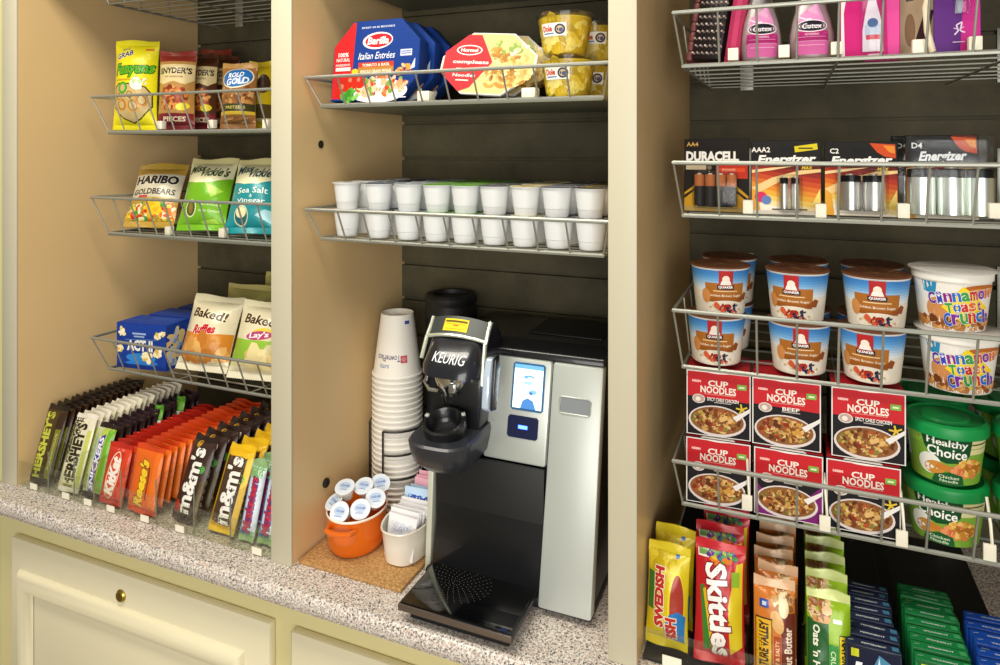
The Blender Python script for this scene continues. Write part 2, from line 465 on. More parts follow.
part('shelf_pin_hole', MB().lathe([(.0068, 0), (.0068, .001)], 16, mat=Matrix.Translation((P2R, atY(0, 0, 0)[1]+.075, 1.5855)) @ Matrix.Rotation(PI/2, 4, 'Y')), M['hole'], hut)
part('panel_plug', MB().lathe([(.008, 0), (.008, .003), (.006, .005)], 16, mat=Matrix.Translation((P2R-.0005, .088, 1.006)) @ Matrix.Rotation(PI/2, 4, 'Y')), M['hole'], hut)

# ---------------------------------------------------------------- counter and base cabinet
ct = MB(); r = .013; yf = -.05
prof = [(.55, .882), (.55, CT)] + [(yf+r*.9-r*.9*math.sin(a), CT-r+r*math.cos(a)) for a in [k*PI/12 for k in range(0, 7)]] + [(yf, .889), (yf+.004, .882)]
ct.prism(prof, 'x', XE, XR+.06)
tag(ct.build('countertop', M['granite'], angle=50), 'speckled granite countertop under all three bays of the cabinet', 'countertop')
bc = thing('base_cabinet', 'pale yellow base cabinet with panelled drawers below the granite counter', 'cabinet', loc=(0, 0, 0))
mb = MB(); Y0, Y1 = 0.0, .02; ZR = .809
mb.box(XE, XR+.04, Y0, Y1, ZR, .882)
for a, b in ((XE, XL+.002), (P2L, P2R), (P3L, P3R), (XR, XR+.04)): mb.box(a, b, Y0, Y1, .05, ZR)
mb.box(XE, XR+.04, Y0, Y1, 0, .05); mb.box(XE, XR+.04, Y1+.015, .55, 0, .86)
part('face_frame', mb, M['rail'], bc, smooth=False)
def molding(x0, x1, z0, z1, y, w=.042):
    """picture-frame bolection around a drawer panel"""
    pr = [(0, 0), (.003, -.006), (.010, -.012), (.020, -.0135), (.030, -.011), (.037, -.006), (w, -.0015)]
    m = MB(); cs = [(x0, z0, 1, 1), (x1, z0, -1, 1), (x1, z1, -1, -1), (x0, z1, 1, -1)]
    vs = []
    for cx, cz, sx, sz in cs: vs += [(cx+sx*a, y+b, cz+sz*a) for a, b in pr]
    n = len(pr); fs = []
    for i in range(4):
        for j in range(n-1):
            k = (i+1) % 4; fs.append((i*n+j, k*n+j, k*n+j+1, i*n+j+1))
    return m.add(vs, fs)
for k, (a, b) in enumerate(((XL+.004, P2L-.002), (P2R+.002, P3L-.002), (P3R+.002, XR-.002))):
    a, b = ((XP(11, -.016), XP(269.5, -.016)), (XP(290.5, -.016), P3L-.004), (P3R+.004, XR-.004))[k]
    m = MB().box(a, b, -.016, -.0005, .44, .822, .0035)
    dr = part('drawer', m, M['drawer'], bc)
    part('panel_moulding', molding(a+.026, b-.05, .49, .765, -.0157), M['drawer'], dr, angle=50)
    part('lower_drawer', MB().box(a, b, -.016, -.0005, .056, .434, .0035), M['drawer'], bc)
    if k == 0:
        lx, _, lz = atY(121.5, 595.5, -.016)
        part('lock', MB().lathe([(.011, 0), (.011, .002), (.0085, .0045), (.0085, .005), (.003, .0052)], 24, mat=Matrix.Translation((lx, -.016, lz)) @ Matrix.Rotation(PI/2, 4, 'X')).box(lx-.0008, lx+.0008, -.0222, -.0215, lz-.004, lz+.004), M['brass'], dr, 'small round brass lock')

# ---------------------------------------------------------------- wire baskets on the slatted backs
def basket(label, xl, xr, yr, yf, yb, zf, zr, flare=.016, liner=False, pitch=.046, nwire=0):
    t = thing('wire_basket', label, 'basket', 'wire baskets hung in the cabinet', loc=((xl+xr)/2, yb, zf))
    o = Vector(((xl+xr)/2, yb, zf)); T = lambda x, y, z: tuple(Vector((x, y, z))-o)
    a, b = xl+flare, xr-flare
    part('rim', MB().tube([T(xl+.02, yb-.002, zr), T(xl, yb-.05, zr), T(xl, yr, zr), T(xr, yr, zr), T(xr, yb-.05, zr), T(xr-.02, yb-.002, zr)], .0021, 8), M['wire'], t)
    fl = MB().tube([T(a, yb-.004, zf-.002), T(a, yf, zf-.002), T(b, yf, zf-.002), T(b, yb-.004, zf-.002)], .0022, 6)
    k = nwire or 9
    for i in range(1, k): y = yf+(yb-.01-yf)*i/k; fl.tube([T(a, y, zf-.0022), T(b, y, zf-.0022)], .0015, 5)
    if liner: part('shelf_liner', MB().box(a-xl*0-o.x, b-o.x, yf-.004-o.y, yb-.004-o.y, -.0065, -.0042, 0), M['liner'], t)
    fw = fl; n = max(2, round((b-a)/pitch)); 
    for i in range(n+1):
        x = a+(b-a)*i/n; f = (i/n-.5)*2
        xt = x+(f*flare if abs(f) > .99 else 0)
        fw.tube([T(xt, yr+.001, zr), T(x, yf, zf-.003)]+([] if (abs(f) > .99 or i % 4) else [T(x, yf+.03, zf-.0045), T(x, yb-.006, zf-.0045)]), .0015, 6)
    sw = fw; m = max(3, round((yb-yf)/.07))
    for i in range(1, m):
        y = yf+(yb-yf)*i/m
        for q, p in ((xl, a), (xr, b)): sw.tube([T(q, y, zr), T(p, y, zf-.002)], .0014, 5)
    part('wire_mesh', sw, M['wire'], t)
    for x in (a+.06, b-.06):
        part('hanging_bracket', MB().box(x-.012-o.x, x+.012-o.x, yb-.0045-o.y, yb-.0015-o.y, -.004, zr-zf+.02, .0008), M['wire'], t)
    return t
LBX = (XP(91, .11), P2L-.02)
ZL1, ZL2, ZL3, ZL0 = 1.6155, 1.402, 1.115, 1.888
for z, r, l in ((ZL0, 1.955, 'empty looking grey wire basket cut by the photo top, highest in the candy bay'), (ZL1, 1.687, 'grey wire basket holding the onion ring and pretzel bags'), (ZL2, 1.477, 'grey wire basket holding the gummy and green chip bags'), (ZL3, 1.184, 'grey wire basket holding the blue popcorn box and baked chips')):
    basket(l, LBX[0], LBX[1], .11, .14, BYL, z, r, liner=z in (ZL1, ZL2))
ZM1, ZM2, ZM0 = 1.6515, 1.431, 1.865
MBX = (P2R+.004, P3L-.006)
for z, r, l in ((ZM0, 1.94, 'grey wire basket barely seen at the top above the pasta meals'), (ZM1, 1.694, 'grey wire basket holding pasta meals and fruit tubs'), (ZM2, 1.479, 'grey wire basket packed with white coffee pods')):
    basket(l, MBX[0], MBX[1], .03, .055, BYM, z, r, liner=z != ZM2, flare=.014)
ZR0, ZR1, ZR2, ZR3 = 1.693, 1.488, 1.2805, 1.0925
RBX = (-.1445, .40)
for z, r, l in ((ZR0, 1.760, 'grey wire basket holding the pink bottles and hair accessories'), (ZR1, 1.559, 'grey wire basket holding the carded batteries'), (ZR2, 1.361, 'grey wire basket holding the oatmeal and cereal cups'), (ZR3, 1.159, 'grey wire basket holding noodle boxes and green soup cups')):
    basket(l, RBX[0], RBX[1], .06, .088, BYR, z, r, nwire=7, flare=.009)

# ---------------------------------------------------------------- price tags
def price_tag(label, px, py, Y, w=.015, h=.018, d=.012, stem=False):
    x, _, z = atY(px, py, Y)
    t = thing('price_tag', label, 'price tag', 'cream price tags on the baskets', loc=(x, Y, z))
    part('tag_block', MB().box(-w/2, w/2, 0, d, -h/2, h/2, .0008, '#f2ecd8'), M['tag'], t)
    if stem: part('clip_stem', MB().tube([(w*.2, .002, h/2-.001), (w*.1, .003, h/2+.022), (-w*.05, .012, h/2+.05)], .0017, 6), M['tag'], t)
    return t
for px, py, l in ((159, 125, 'cream price tag between the yellow onion ring bag and pretzel pieces bag'), (210, 124, 'cream price tag before the brown pretzel bags'), (265, 124, 'cream price tag beside the post, under the yellow bag')):
    price_tag(l, px, py, .145, .014, .017)
for px, py, l in ((167, 231, 'cream price tag at the foot of the gold gummy bag'), (221, 233, 'cream price tag between green and teal chip bags')): price_tag(l, px, py, .15, .014, .018)
for px, py, l in ((423, 97, 'cream price tag between blue pasta box and white noodle tray'), (528, 94, 'cream price tag between white noodle tray and fruit tubs')): price_tag(l, px, py, .075, .021, .019, .022)
for px, py, l in ((733, 54, 'cream price tag before the pink card pack, beside the first pink bottle'), (784, 51, 'cream price tag between the two pink bottles'), (837, 48, 'cream price tag between second bottle and pink blister pack'),
                  (919, 46, 'cream price tag under the tan hair elastics card'), (976, 43, 'cream price tag at the corner of the purple blister pack')):
    price_tag(l, px, py, .088, .0135, .0165)
for px, py, l in ((748, 207, 'cream price tag between copper top batteries and the AAA pack'), (821, 211, 'cream price tag between the AAA and C battery packs'), (904, 211, 'cream price tag between the C and D battery packs'), (996, 211, 'cream price tag at the frame edge past the D batteries')):
    price_tag(l, px, py, .092, .013, .018)
for px, py, l in ((747, 503, 'cream price tag hanging past the lower beef noodle box'), (825, 524, 'cream price tag hanging between the shrimp and lower spicy chicken boxes'), (902, 539, 'cream price tag hanging between noodle boxes and green soup cups'), (990, 553, 'cream price tag hanging at the frame edge past the soup cups')):
    price_tag(l, px, py, .084, .013, .020, .003, stem=True)

# ================================================================ COFFEE CORNER
cm = MB().box(P2R+.004, -.538, .012, .30, CT, CT+.006, .0015)
tag(cm.build('cork_mat', M['cork']), 'brown cork mat under the orange pot and white dish', 'mat')
# ---- brewer
bx0, bx1, bzb = -.530, -.2537, CT
K = thing('coffee_maker', 'black and silver single cup coffee brewer with an open head and lit touch screen', 'coffee maker', loc=(0, 0, 0))
yface = lambda z: .044+(z-.922)*(.116-.044)/(1.252-.922)
part('base', MB().box(bx0+.006, bx1-.004, .06, .322, CT, .926, .003), M['blackm'], K)
part('body', MB().prism([(yface(.926)+.012, .926), (.325, .926), (.325, 1.262), (yface(1.262)+.012, 1.262)], 'x', bx0+.018, bx1-.0035, r=.003), M['black'], K)
part('top_cover', MB().prism([(yface(1.252)+.002, 1.2525), (yface(1.26)+.004, 1.264), (.16, 1.272), (.31, 1.272), (.326, 1.262), (.326, 1.254)], 'x', bx0+.016, bx1, r=.003), M['black'], K)
part('top_seam_lid', MB().box(-.40, -.275, .19, .30, 1.2722, 1.2745, .001), M['blackm'], K)
def slab(x0, x1, z0, z1, t, r=.004):
    return MB().prism([(yface(z0), z0), (yface(z0)+t, z0), (yface(z1)+t, z1), (yface(z1), z1)], 'x', x0, x1, r=r)
panelR = part('reservoir_panel', slab(-.3325, bx1, .922, 1.2525, .02), M['silver'], K, 'tall silver front panel with a recessed grip')
def onface(x, z, o): 
    return (x, yface(z)-o*.977, z+o*.21)
# grip
gx0, gx1 = XP(559, .10)+.0, XP(590, .10); gz0, gz1 = ZP(575, 415, .10), ZP(575, 399.5, .10)
g = MB().prism([(gx0+.004, gz0), (gx1-.004, gz0), (gx1, gz0+.004), (gx1, gz1-.004), (gx1-.004, gz1), (gx0+.004, gz1), (gx0, gz1-.004), (gx0, gz0+.004)], 'y', 0, .001)
g.v = [onface(v[0], v[2], .0006-v[1]*.2) for v in g.v]
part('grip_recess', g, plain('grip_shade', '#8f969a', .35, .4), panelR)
gr = MB().tube([onface(x, z, .0008) for x, z in ((gx0, gz0+.003), (gx0+.003, gz0), (gx1-.003, gz0), (gx1, gz0+.003), (gx1, gz1-.003), (gx1-.003, gz1), (gx0+.003, gz1), (gx0, gz1-.003))], .0012, 6, close=True)
part('grip_rim', gr, M['silver'], panelR)
zc0, zc1 = 1.104, 1.2525
panelC = part('control_panel', slab(-.436, -.3345, zc0, zc1, .02), M['silver'], K, 'silver control panel with a touch screen')
def facebox(x0, x1, z0, z1, o, r=.003):
    m = MB().prism([(x0+r, z0), (x1-r, z0), (x1, z0+r), (x1, z1-r), (x1-r, z1), (x0+r, z1), (x0, z1-r), (x0, z0+r)], 'y', -o, .004)
    m.v = [(v[0], yface(v[2])+v[1], v[2]) for v in m.v]; return m
Yc = .10
sx0, sx1 = XP(510, Yc)+.001, XP(543, Yc); sz0, sz1 = ZP(527, 411, Yc), ZP(527, 366, Yc)
scr = part('touch_screen', facebox(sx0, sx1, sz0, sz1, .0012), plain('screen_bezel', '#3b6f9c', .2, .2), panelC, 'lit blue and white touch screen')
a = Art(); w_, h_ = sx1-sx0, sz1-sz0
a.R(.003, .003, w_-.003, h_-.003, '#e9f6ff').R(.003, h_-.009, w_-.003, h_-.003, '#5d93c4')
a.E(w_*.52, h_*.70, w_*.17, h_*.045, '#5b8fbf').E(w_*.56, h_*.68, w_*.09, h_*.02, '#e9f6ff').E(w_*.5, h_*.58, w_*.14, h_*.04, '#86aed0').E(w_*.66, h_*.40, w_*.13, h_*.05, '#6f9fca').E(w_*.6, h_*.37, w_*.06, h_*.03, '#34618f')
a.P([(w_*.3, .003), (w_*.78, .003), (w_*.68, h_*.22), (w_*.5, h_*.27), (w_*.36, h_*.2)], '#3f6ea8').L([(w_*.25, h_*.3), (w_*.45, h_*.26)], .0015, '#8fb8da')
part('display', MB().ink(a, lambda x, y, o: onface(sx0+x, sz0+y, .0012+o)), M['screenink'], scr)
bx_0, bx_1 = XP(506, .09)+.001, XP(537, .09); bz0, bz1 = ZP(521, 438.5, .09), ZP(521, 418, .09)
bad = part('indicator_badge', facebox(bx_0, bx_1, bz0, bz1, .0014), plain('navy_badge', '#0a1440', .35), panelC, 'navy badge with a glowing blue bar')
l = MB().ink(Art().R((bx_1-bx_0)*.36, (bz1-bz0)*.42, (bx_1-bx_0)*.66, (bz1-bz0)*.58, '#ffffff'), lambda x, y, o: onface(bx_0+x, bz0+y, .0015+o))
part('blue_light', l, M['led'], bad)
part('mug_splash', MB().box(-.514, -.3345, .078, .084, .92, 1.103, .001), plain('splash_black', '#141617', .5), K, 'black panel behind the mug stand')
part('side_trim', MB().prism([(.070, .914), (.098, .914), (.115, 1.12), (.085, 1.12)], 'x', bx0, bx0+.010, r=.002), plain('pale_edge', '#d9dac8', .4, .2), K, 'thin silver edge on the side')
part('side_shell', MB().box(bx0+.001, bx0+.012, .10, .32, .916, 1.25, .002), M['blackm'], K)
# drip tray
tr = part('drip_tray', MB().box(-.498, -.345, -.030, .078, CT+.0005, .930, .003), M['blackm'], K, 'black drip tray sticking out in front')
part('tray_rim', MB().box(-.510, -.336, -.043, .079, .930, .9365, .002), M['black'], tr)
part('tray_front_strip', MB().box(-.509, -.337, -.0445, -.0425, .928, .9372, .0006), plain('bronze_strip', '#8d8078', .25, .8), tr, 'thin metallic strip along the front of the tray')
part('tray_plate', MB().box(-.506, -.340, -.040, .076, .9366, .9378, .0005), M['glassblk'], tr, 'glossy black perforated plate')
a = Art(); cxp, cyp = -.453, .028
for ringi in range(1, 10):
    rr = ringi*.0056; n = 6+ringi*3
    for k in range(n):
        an = 2*PI*(k+.5*(ringi % 2))/n; x, y = cxp+rr*math.cos(an)*1.05, cyp+rr*math.sin(an)*.86
        if -.503 < x < -.344: a.L([(x-.0009*math.cos(an), y-.0009*math.sin(an)), (x+.0009*math.cos(an), y+.0009*math.sin(an))], .0006, '#77776f'); a.n -= .9
part('tray_perforations', MB().ink(a, lambda x, y, o: (x, y, .9378+o), base=.0001, step=.000002), M['gloss'], tr)
# brew head: lower cup holder and opened upper jaw
hx = -.4755
def rrect(w, y0, y1, r, n=6):
    """plan outline with rounded front corners, front at y0"""
    q = []
    for i in range(n+1): an = PI+PI/2*i/n; q.append((-w/2+r+r*math.cos(an), y0+r+r*math.sin(an)))
    for i in range(n+1): an = -PI/2+PI/2*i/n; q.append((w/2-r+r*math.cos(an), y0+r+r*math.sin(an)))
    q += [(w/2, y1), (-w/2, y1)]
    return q
def loft(levels, mb=None, capb=True, capt=True):
    mb = mb or MB(); n = len(levels[0][1]); vs = []
    for z, pts in levels: vs += [(p[0], p[1], (z(p) if callable(z) else z)) for p in pts]
    fs = [(j*n+i, j*n+(i+1) % n, (j+1)*n+(i+1) % n, (j+1)*n+i) for j in range(len(levels)-1) for i in range(n)]
    if capb: fs.append(tuple(range(n))[::-1])
    if capt: fs.append(tuple((len(levels)-1)*n+i for i in range(n)))
    return mb.add(vs, fs)
def sh(pts, dx=0, dy=0): return [(p[0]+dx, p[1]+dy) for p in pts]
W = .098
head = part('brew_head', loft([(1.099, sh(rrect(.056, .026, .13, .022), hx)), (1.103, sh(rrect(.072, .012, .13, .028), hx)), (1.117, sh(rrect(.092, -.004, .13, .034), hx)), (1.135, sh(rrect(W, -.012, .13, .036), hx)),
                               (1.1470, sh(rrect(W+.002, -.014, .13, .036), hx)), (lambda p: 1.150+.05*max(0, p[1]-.0), sh(rrect(W-.004, -.011, .13, .034), hx))]), plain('head_grey', '#2b2e36', .38, coat=.2), K, 'dark brew head opened above the mug stand')
# funnel ring tilted to face the user
rot = Matrix.Translation((hx-.000, .034, 1.166)) @ Matrix.Rotation(math.radians(20), 4, 'X')
part('pod_holder_ring', MB().lathe([(.032, -.016), (.0335, .002), (.0325, .0075), (.028, .008), (.0255, .005), (.024, -.006), (.019, -.012), (.001, -.013)], 36, mat=rot), M['black'], head, 'round black pod holder ring')
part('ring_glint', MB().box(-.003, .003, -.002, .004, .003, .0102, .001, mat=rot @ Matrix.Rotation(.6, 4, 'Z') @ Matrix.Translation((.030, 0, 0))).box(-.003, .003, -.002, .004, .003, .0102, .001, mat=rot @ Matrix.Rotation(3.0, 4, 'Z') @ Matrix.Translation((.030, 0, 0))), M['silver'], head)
part('head_neck', MB().prism([(.062, 1.15), (.15, 1.15), (.15, 1.285), (.10, 1.285), (.066, 1.225)], 'x', hx-.040, hx+.044, r=.004), M['black'], K)
part('neck_collar', MB().tube([(hx-.036, .052, 1.238), (hx-.039, .044, 1.222), (hx-.030, .040, 1.213), (hx-.016, .042, 1.212), (hx-.012, .05, 1.206), (hx-.011, .055, 1.19)], .0028, 8), M['chrome'], head)
part('pod_puncher', MB().lathe([(.012, 1.205), (.016, 1.212), (.024, 1.222), (.028, 1.235), (.028, 1.243)], 24, cx=hx+.002, cy=.055).box(hx+.012, hx+.022, .022, .03, 1.218, 1.232, .002), M['chrome'], head)
jawmb = loft([(1.234, sh(rrect(.082, .034, .13, .030), hx+.004)), (1.238, sh(rrect(.094, .022, .13, .032), hx+.004)), (1.250, sh(rrect(.097, .024, .13, .032), hx+.004)), (1.272, sh(rrect(.092, .042, .13, .030), hx+.004)),
                              (1.290, sh(rrect(.090, .062, .13, .026), hx+.002)), (1.297, sh(rrect(.086, .080, .13, .02), hx+.002)), (1.300, sh(rrect(.078, .090, .128, .015), hx+.002))])
upj = part('upper_jaw', jawmb, plain('jaw_black', '#181a22', .28, coat=.5), K, 'black upper jaw with white lettering')
# lettering on the sloping face of the jaw
def jaw(x, z, o):
    t = (z-1.252)/(1.290-1.252); y = .010+.040*t
    w2 = .05-.005*t; u = min(1, abs(x)/w2); y += .030*(max(0, u-.45)/.55)**2.2*.9
    return (hx+.002+x, y-o*.7, z+o*.7)
part('lettering', MB().ink(Art().T('KEURIG', .004, 1.264, .0125, '#eef2f5', w=.052, bold=.006, shear=.12, rot=-.03), proj_fn(jawmb, hx+.002), .003, base=.0006), M['gloss'], upj)
# handle hoop over the jaw
def arch(t, w, yb, zb, rise): 
    return (hx+.003+(t-.5)*w, yb, zb+rise*(1-(2*t-1)**2))
hm = MB()
hm.surf(lambda u, v: (hx+.003+(u-.5)*.096, .066+.018*v-.006*(1-(2*u-1)**2), 1.287+.024*v+.007*(1-(2*u-1)**2)), 16, 4)
hm.surf(lambda u, v: (hx+.003+(u-.5)*.096, .076+.018*v-.006*(1-(2*u-1)**2), 1.283+.024*v+.007*(1-(2*u-1)**2)), 16, 4, flip=True)
hm.surf(lambda u, v: (hx+.003+(u-.5)*.096, .084+.010*v-.006*(1-(2*u-1)**2), 1.311-.004*v+.007*(1-(2*u-1)**2)), 16, 1)
hd = part('lift_handle', hm, plain('handle_grey', '#3a403e', .4, .1), K, 'dark grey lift handle with pale trim')
tm = MB().tube([(hx+.003+(u-.5)*.1, .065-.006*(1-(2*u-1)**2), 1.286+.007*(1-(2*u-1)**2)) for u in [i/16 for i in range(17)]], .0028, 8)
for s in (-1, 1): tm.tube([(hx+.003+s*.0495, .086, 1.311), (hx+.003+s*.0495, .076, 1.298), (hx+.003+s*.05, .064, 1.284), (hx+.003+s*.0505, .048, 1.256 if s < 0 else 1.226)], .0032, 8)
part('handle_trim', tm, plain('pale_trim', '#d6dcc8', .25, .5), hd, 'pale trim around the handle')
st = Art().R(-.0205, .006, .0205, .029, '#f4d92a').R(-.0185, .022, .0185, .026, '#6b5a14').R(-.0195, .007, -.0193, .028, '#b59a20').R(-.004, .015, .005, .0175, '#d8661c')
for k in range(3): st.R(-.017, .0185-k*.0045, (-.005 if k == 1 else .016), .0195-k*.0045, '#b88f1a') if k != 1 else None
part('warning_sticker', MB().ink(st, lambda x, y, o: (hx+.001+x, .066+.018*(y/.035)-.006*(1-(x/.048)**2)-o*.6, 1.287+.024*(y/.035)+.007*(1-(x/.048)**2)+o*.9), .004, base=.0008), M['gloss'], hd, 'yellow warning sticker')
# side lever with a blue reflection painted into its colour
lv = MB().prism([(.020, 1.203), (.030, 1.196), (.042, 1.20), (.052, 1.255), (.048, 1.272), (.036, 1.272), (.026, 1.245)], 'x', hx+.0655, hx+.0765, r=.003)
part('side_lever', lv, plain('lever_steel_reflection', '#cfe0f6', .15, .35), K, 'polished lever beside the brew head')
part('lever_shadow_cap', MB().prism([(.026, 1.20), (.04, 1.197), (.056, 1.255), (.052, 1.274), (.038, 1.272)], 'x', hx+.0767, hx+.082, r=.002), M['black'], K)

# ---- inverted paper cups in a wire holder
cy0, cx0 = .226, -.6745
CUPN = 25; pitchc = .0099; zc = .924
hold = thing('cup_holder', 'black wire holder around the stack of paper cups', 'cup holder', loc=(cx0, cy0, CT))
hm = MB()
for an in (-2.75, -1.55, .1, 1.5): hm.tube([(.0515*math.cos(an), .0515*math.sin(an), .002), (.0515*math.cos(an), .0515*math.sin(an), .160)], .0018, 6)
for z in (.160, .118, .075): hm.tube([(.0515*math.cos(a), .0515*math.sin(a), z) for a in [-1.55+i*(4.95)/22-0 for i in range(23)]], .0020, 6)
part('wire_cage', hm, M['dwire'], hold)
part('holder_base', MB().lathe([(.048, 0), (.048, .010), (.046, .0135), (.001, .0135)], 32), M['dwire'], hold)
def paper_cup(label):
    t = thing('paper_cup', label, 'paper cup', 'stacked paper cups')
    rb, rt, h = .0445, .0300, .112
    part('cup_wall', MB().lathe([(rb, .002), (rt, h), (rt-.0006, h+.0004), (rt-.0014, h-.0005), (rt-.0022, h-.008), (.0005, h-.009)], 40, '#eeeae0', caps=False).ink(
        Art().T('TownePlace', .002, -.023, .011, '#4a3a6c', w=.042, bold=.01).T('SUITES', .008, -.009, .006, '#4a6aa8', w=.017).R(-.031, -.0275, -.0195, -.0145, '#c04a58').ring(-.0252, -.021, .0025, .0025, .0008, '#eeb8b8').R(-.031, -.0212, -.0195, -.0208, '#eeb8b8').R(-.0254, -.0275, -.025, -.0145, '#eeb8b8').R(-.041, -.088, -.030, -.082, '#2b4aa0').R(-.030, -.088, -.026, -.082, '#dfe6f0'),
        lambda x, y, o: (lambda zz, r: (r*math.sin(-x/.037-.05), -r*math.cos(-x/.037-.05), zz))(-y+.014, rb+(rt-rb)*(-y+.014)/h+o), .005, base=.0003), M['matte'], t)
    part('rolled_rim', MB().lathe([(rb+.001, 0), (rb+.0026, .0012), (rb+.0026, .0032), (rb+.001, .0044), (rb-.0004, .003), (rb-.0004, .001), (rb+.001, 0)], 40, '#f2efe8', caps=False), M['matte'], t)
    return t
c0 = paper_cup('white paper cup upside down on top of the stack, its blue and red print showing')
put(c0, cx0, cy0, zc+(CUPN-1)*pitchc, 12)
for i in range(CUPN-1):
    c = clone(c0, 'white paper cup, only its rim showing, %s from the top of the stack' % (NTH[i+1]))
    put(c, cx0, cy0, zc+(CUPN-2-i)*pitchc, 12)
# ---- black canister behind
cn = thing('black_canister', 'black ringed canister standing in the dark behind the brew head', 'canister', loc=(XP(451, .275), .275, CT))
part('can_body', MB().lathe([(.044, 0), (.045, .02), (.046, .30), (.0475, .345), (.0475, .352)], 36), M['blackm'], cn)
part('can_lid', MB().lathe([(.0485, .352), (.0495, .356), (.0495, .372), (.047, .376), (.047, .380), (.049, .383), (.049, .392), (.045, .397), (.034, .397), (.032, .39), (.001, .39)], 36), M['blackm'], cn)
# ---- orange pot with creamers
px_, py_ = -.672, .094
pot = thing('orange_pot', 'small orange enamel oval pot filled with creamer cups', 'pot', loc=(px_, py_, CT+.006), rz=.12)
prf = [(.037, 0), (.042, .002), (.0465, .012), (.0480, .03), (.0480, .058), (.0485, .061), (.0475, .0625), (.046, .060), (.0445, .035), (.042, .014), (.001, .010)]
part('pot_body', MB().lathe(prf, 48, sx=1, sy=1.22), M['orange'], pot)
part('pot_rim', MB().lathe([(.0485, .0595), (.0488, .0615), (.0475, .0632), (.0462, .0615)], 48, sx=1, sy=1.22, caps=False), plain('rim_white', '#f4ead8', .2), pot, 'pale rim')
for s in (-1, 1):
    part('pot_handle', MB().tube([(-.024, s*.052, .048), (-.020, s*.066, .0495), (-.008, s*.072, .050), (.008, s*.072, .050), (.020, s*.066, .0495), (.024, s*.052, .048)], .0042, 8), M['orange'], pot)
def creamer(label):
    t = thing('creamer_cup', label, 'creamer', 'creamer cups in the orange pot')
    part('cup', MB().lathe([(.001, 0), (.0125, 0), (.0165, .024), (.0175, .025)], 24, '#f3f0ea'), M['plastic'], t)
    part('foil_lid', MB().lathe([(.0195, .025), (.0198, .0256), (.019, .0262), (.001, .0262)], 24, '#e6edf5').ink(Art().E(0, 0, .0155, .0155, '#dfe8f4').E(0, .002, .012, .008, '#b9cbe6').T('CREAM', 0, .002, .004, '#3a62b0', w=.017).R(-.008, -.008, .008, -.0065, '#6f90c8'), lambda x, y, o: (x, y, .0262+o)), M['gloss'], t)
    return t
cr = creamer('x')
spots = [(-.004, -.030, .070, 50, 4, 'creamer cup lying nearest the pot handle with its lid facing out'), (-.024, -.014, .068, 34, -30, 'creamer cup tucked against the tan panel side of the pot'), (-.020, -.002, .086, 22, 10, 'creamer cup propped highest beside the tan panel'),
         (.018, -.012, .068, 42, 20, 'creamer cup in the middle of the orange pot, lid facing out'), (.025, .014, .074, 38, 40, 'creamer cup leaning on the dish side of the pot'), (.002, .024, .082, 28, 5, 'creamer cup rising behind the middle one'), (.014, .046, .082, 36, 40, 'creamer cup farthest back in the orange pot')]
for k, (x, y, z, tl, rz, lb) in enumerate(spots):
    c = cr if k == 0 else clone(cr, lb)
    c['label'] = lb
    c.location = (px_+x, py_+y, CT+.006+z-.013); c.scale = (.85, .85, .85); c.rotation_euler = (Matrix.Rotation(math.radians(rz), 3, 'Z') @ Matrix.Rotation(math.radians(tl), 3, 'X')).to_euler()
# ---- white dish with sweetener packets
dx_, dy_ = -.5775, .122
dish = thing('white_dish', 'long white ceramic dish holding sweetener packets', 'dish', loc=(dx_, dy_, CT+.006))
def oval(rx, ry, z, n=44, e=2.6):
    return [(math.copysign(abs(math.cos(a))**(2/e), math.cos(a))*rx, math.copysign(abs(math.sin(a))**(2/e), math.sin(a))*ry, z) for a in [2*PI*i/n for i in range(n)]]
lv_ = [oval(.030, .062, 0), oval(.033, .066, .003), oval(.0355, .071, .033), oval(.037, .0745, .053), oval(.0385, .076, .0555), oval(.038, .0755, .0575), oval(.0355, .073, .0565), oval(.033, .068, .033), oval(.030, .063, .009), oval(.001, .001, .007)]
m = MB(); n = 44
m.add([p for q in lv_ for p in q], [(j*n+i, j*n+(i+1) % n, (j+1)*n+(i+1) % n, (j+1)*n+i) for j in range(len(lv_)-1) for i in range(n)]+[tuple(range(n))[::-1]])
part('dish_body', m, M['white'], dish)
def packet(label, c1, c2, txt, tc):
    t = thing('sweetener_packet', label, 'packet', 'sweetener packets in the white dish')
    w, h = .054, .064; fn = pouch_fn(w, h, .004, .004, 3, waist=.01)
    mb = MB(); mb.surf(lambda u, v: fn((u-.5)*w, v*h), 14, 16, c1); mb.surf(lambda u, v: fn((u-.5)*w, v*h, 0, 1), 14, 10, c1, flip=True)
    a = Art().R(-.022, .004, .022, .058, c1).R(-.019, .036, .019, .053, c2).T(txt, 0, .0445, .008, tc, w=.030).R(-.018, .014, .018, .016, c2).R(-.015, .021, .015, .0225, c2)
    mb.ink(a, fn, .008); part('paper_packet', mb, M['matte'], t); return t
pw = packet('white sweetener packet at the front of the dish', '#eeedf0', '#d5daea', 'SUGAR', '#a8aec8')
pb = packet('blue sweetener packet with a dark blue panel, in front of the pink packets', '#bcd6f0', '#2a55b4', 'equal', '#e8f0ff')
pp = packet('pink sweetener packet at the back of the dish', '#eeb4c8', '#e08aa8', "SWEET'N LOW", '#a83a66')
pos = []
for k in range(6): pos.append((pw, -.054+k*.0088, -4+2*(k % 3), 'white sweetener packet, %s from the front of the dish' % NTH[k]))
for k in range(3): pos.append((pb, .003+k*.0085, 3-2*k, 'light blue sweetener packet, %s behind the white ones' % NTH[k]))
for k in range(4): pos.append((pp, .031+k*.0075, 2*k-3, 'pink sweetener packet, %s behind the blue ones' % NTH[k]))
seen = set()
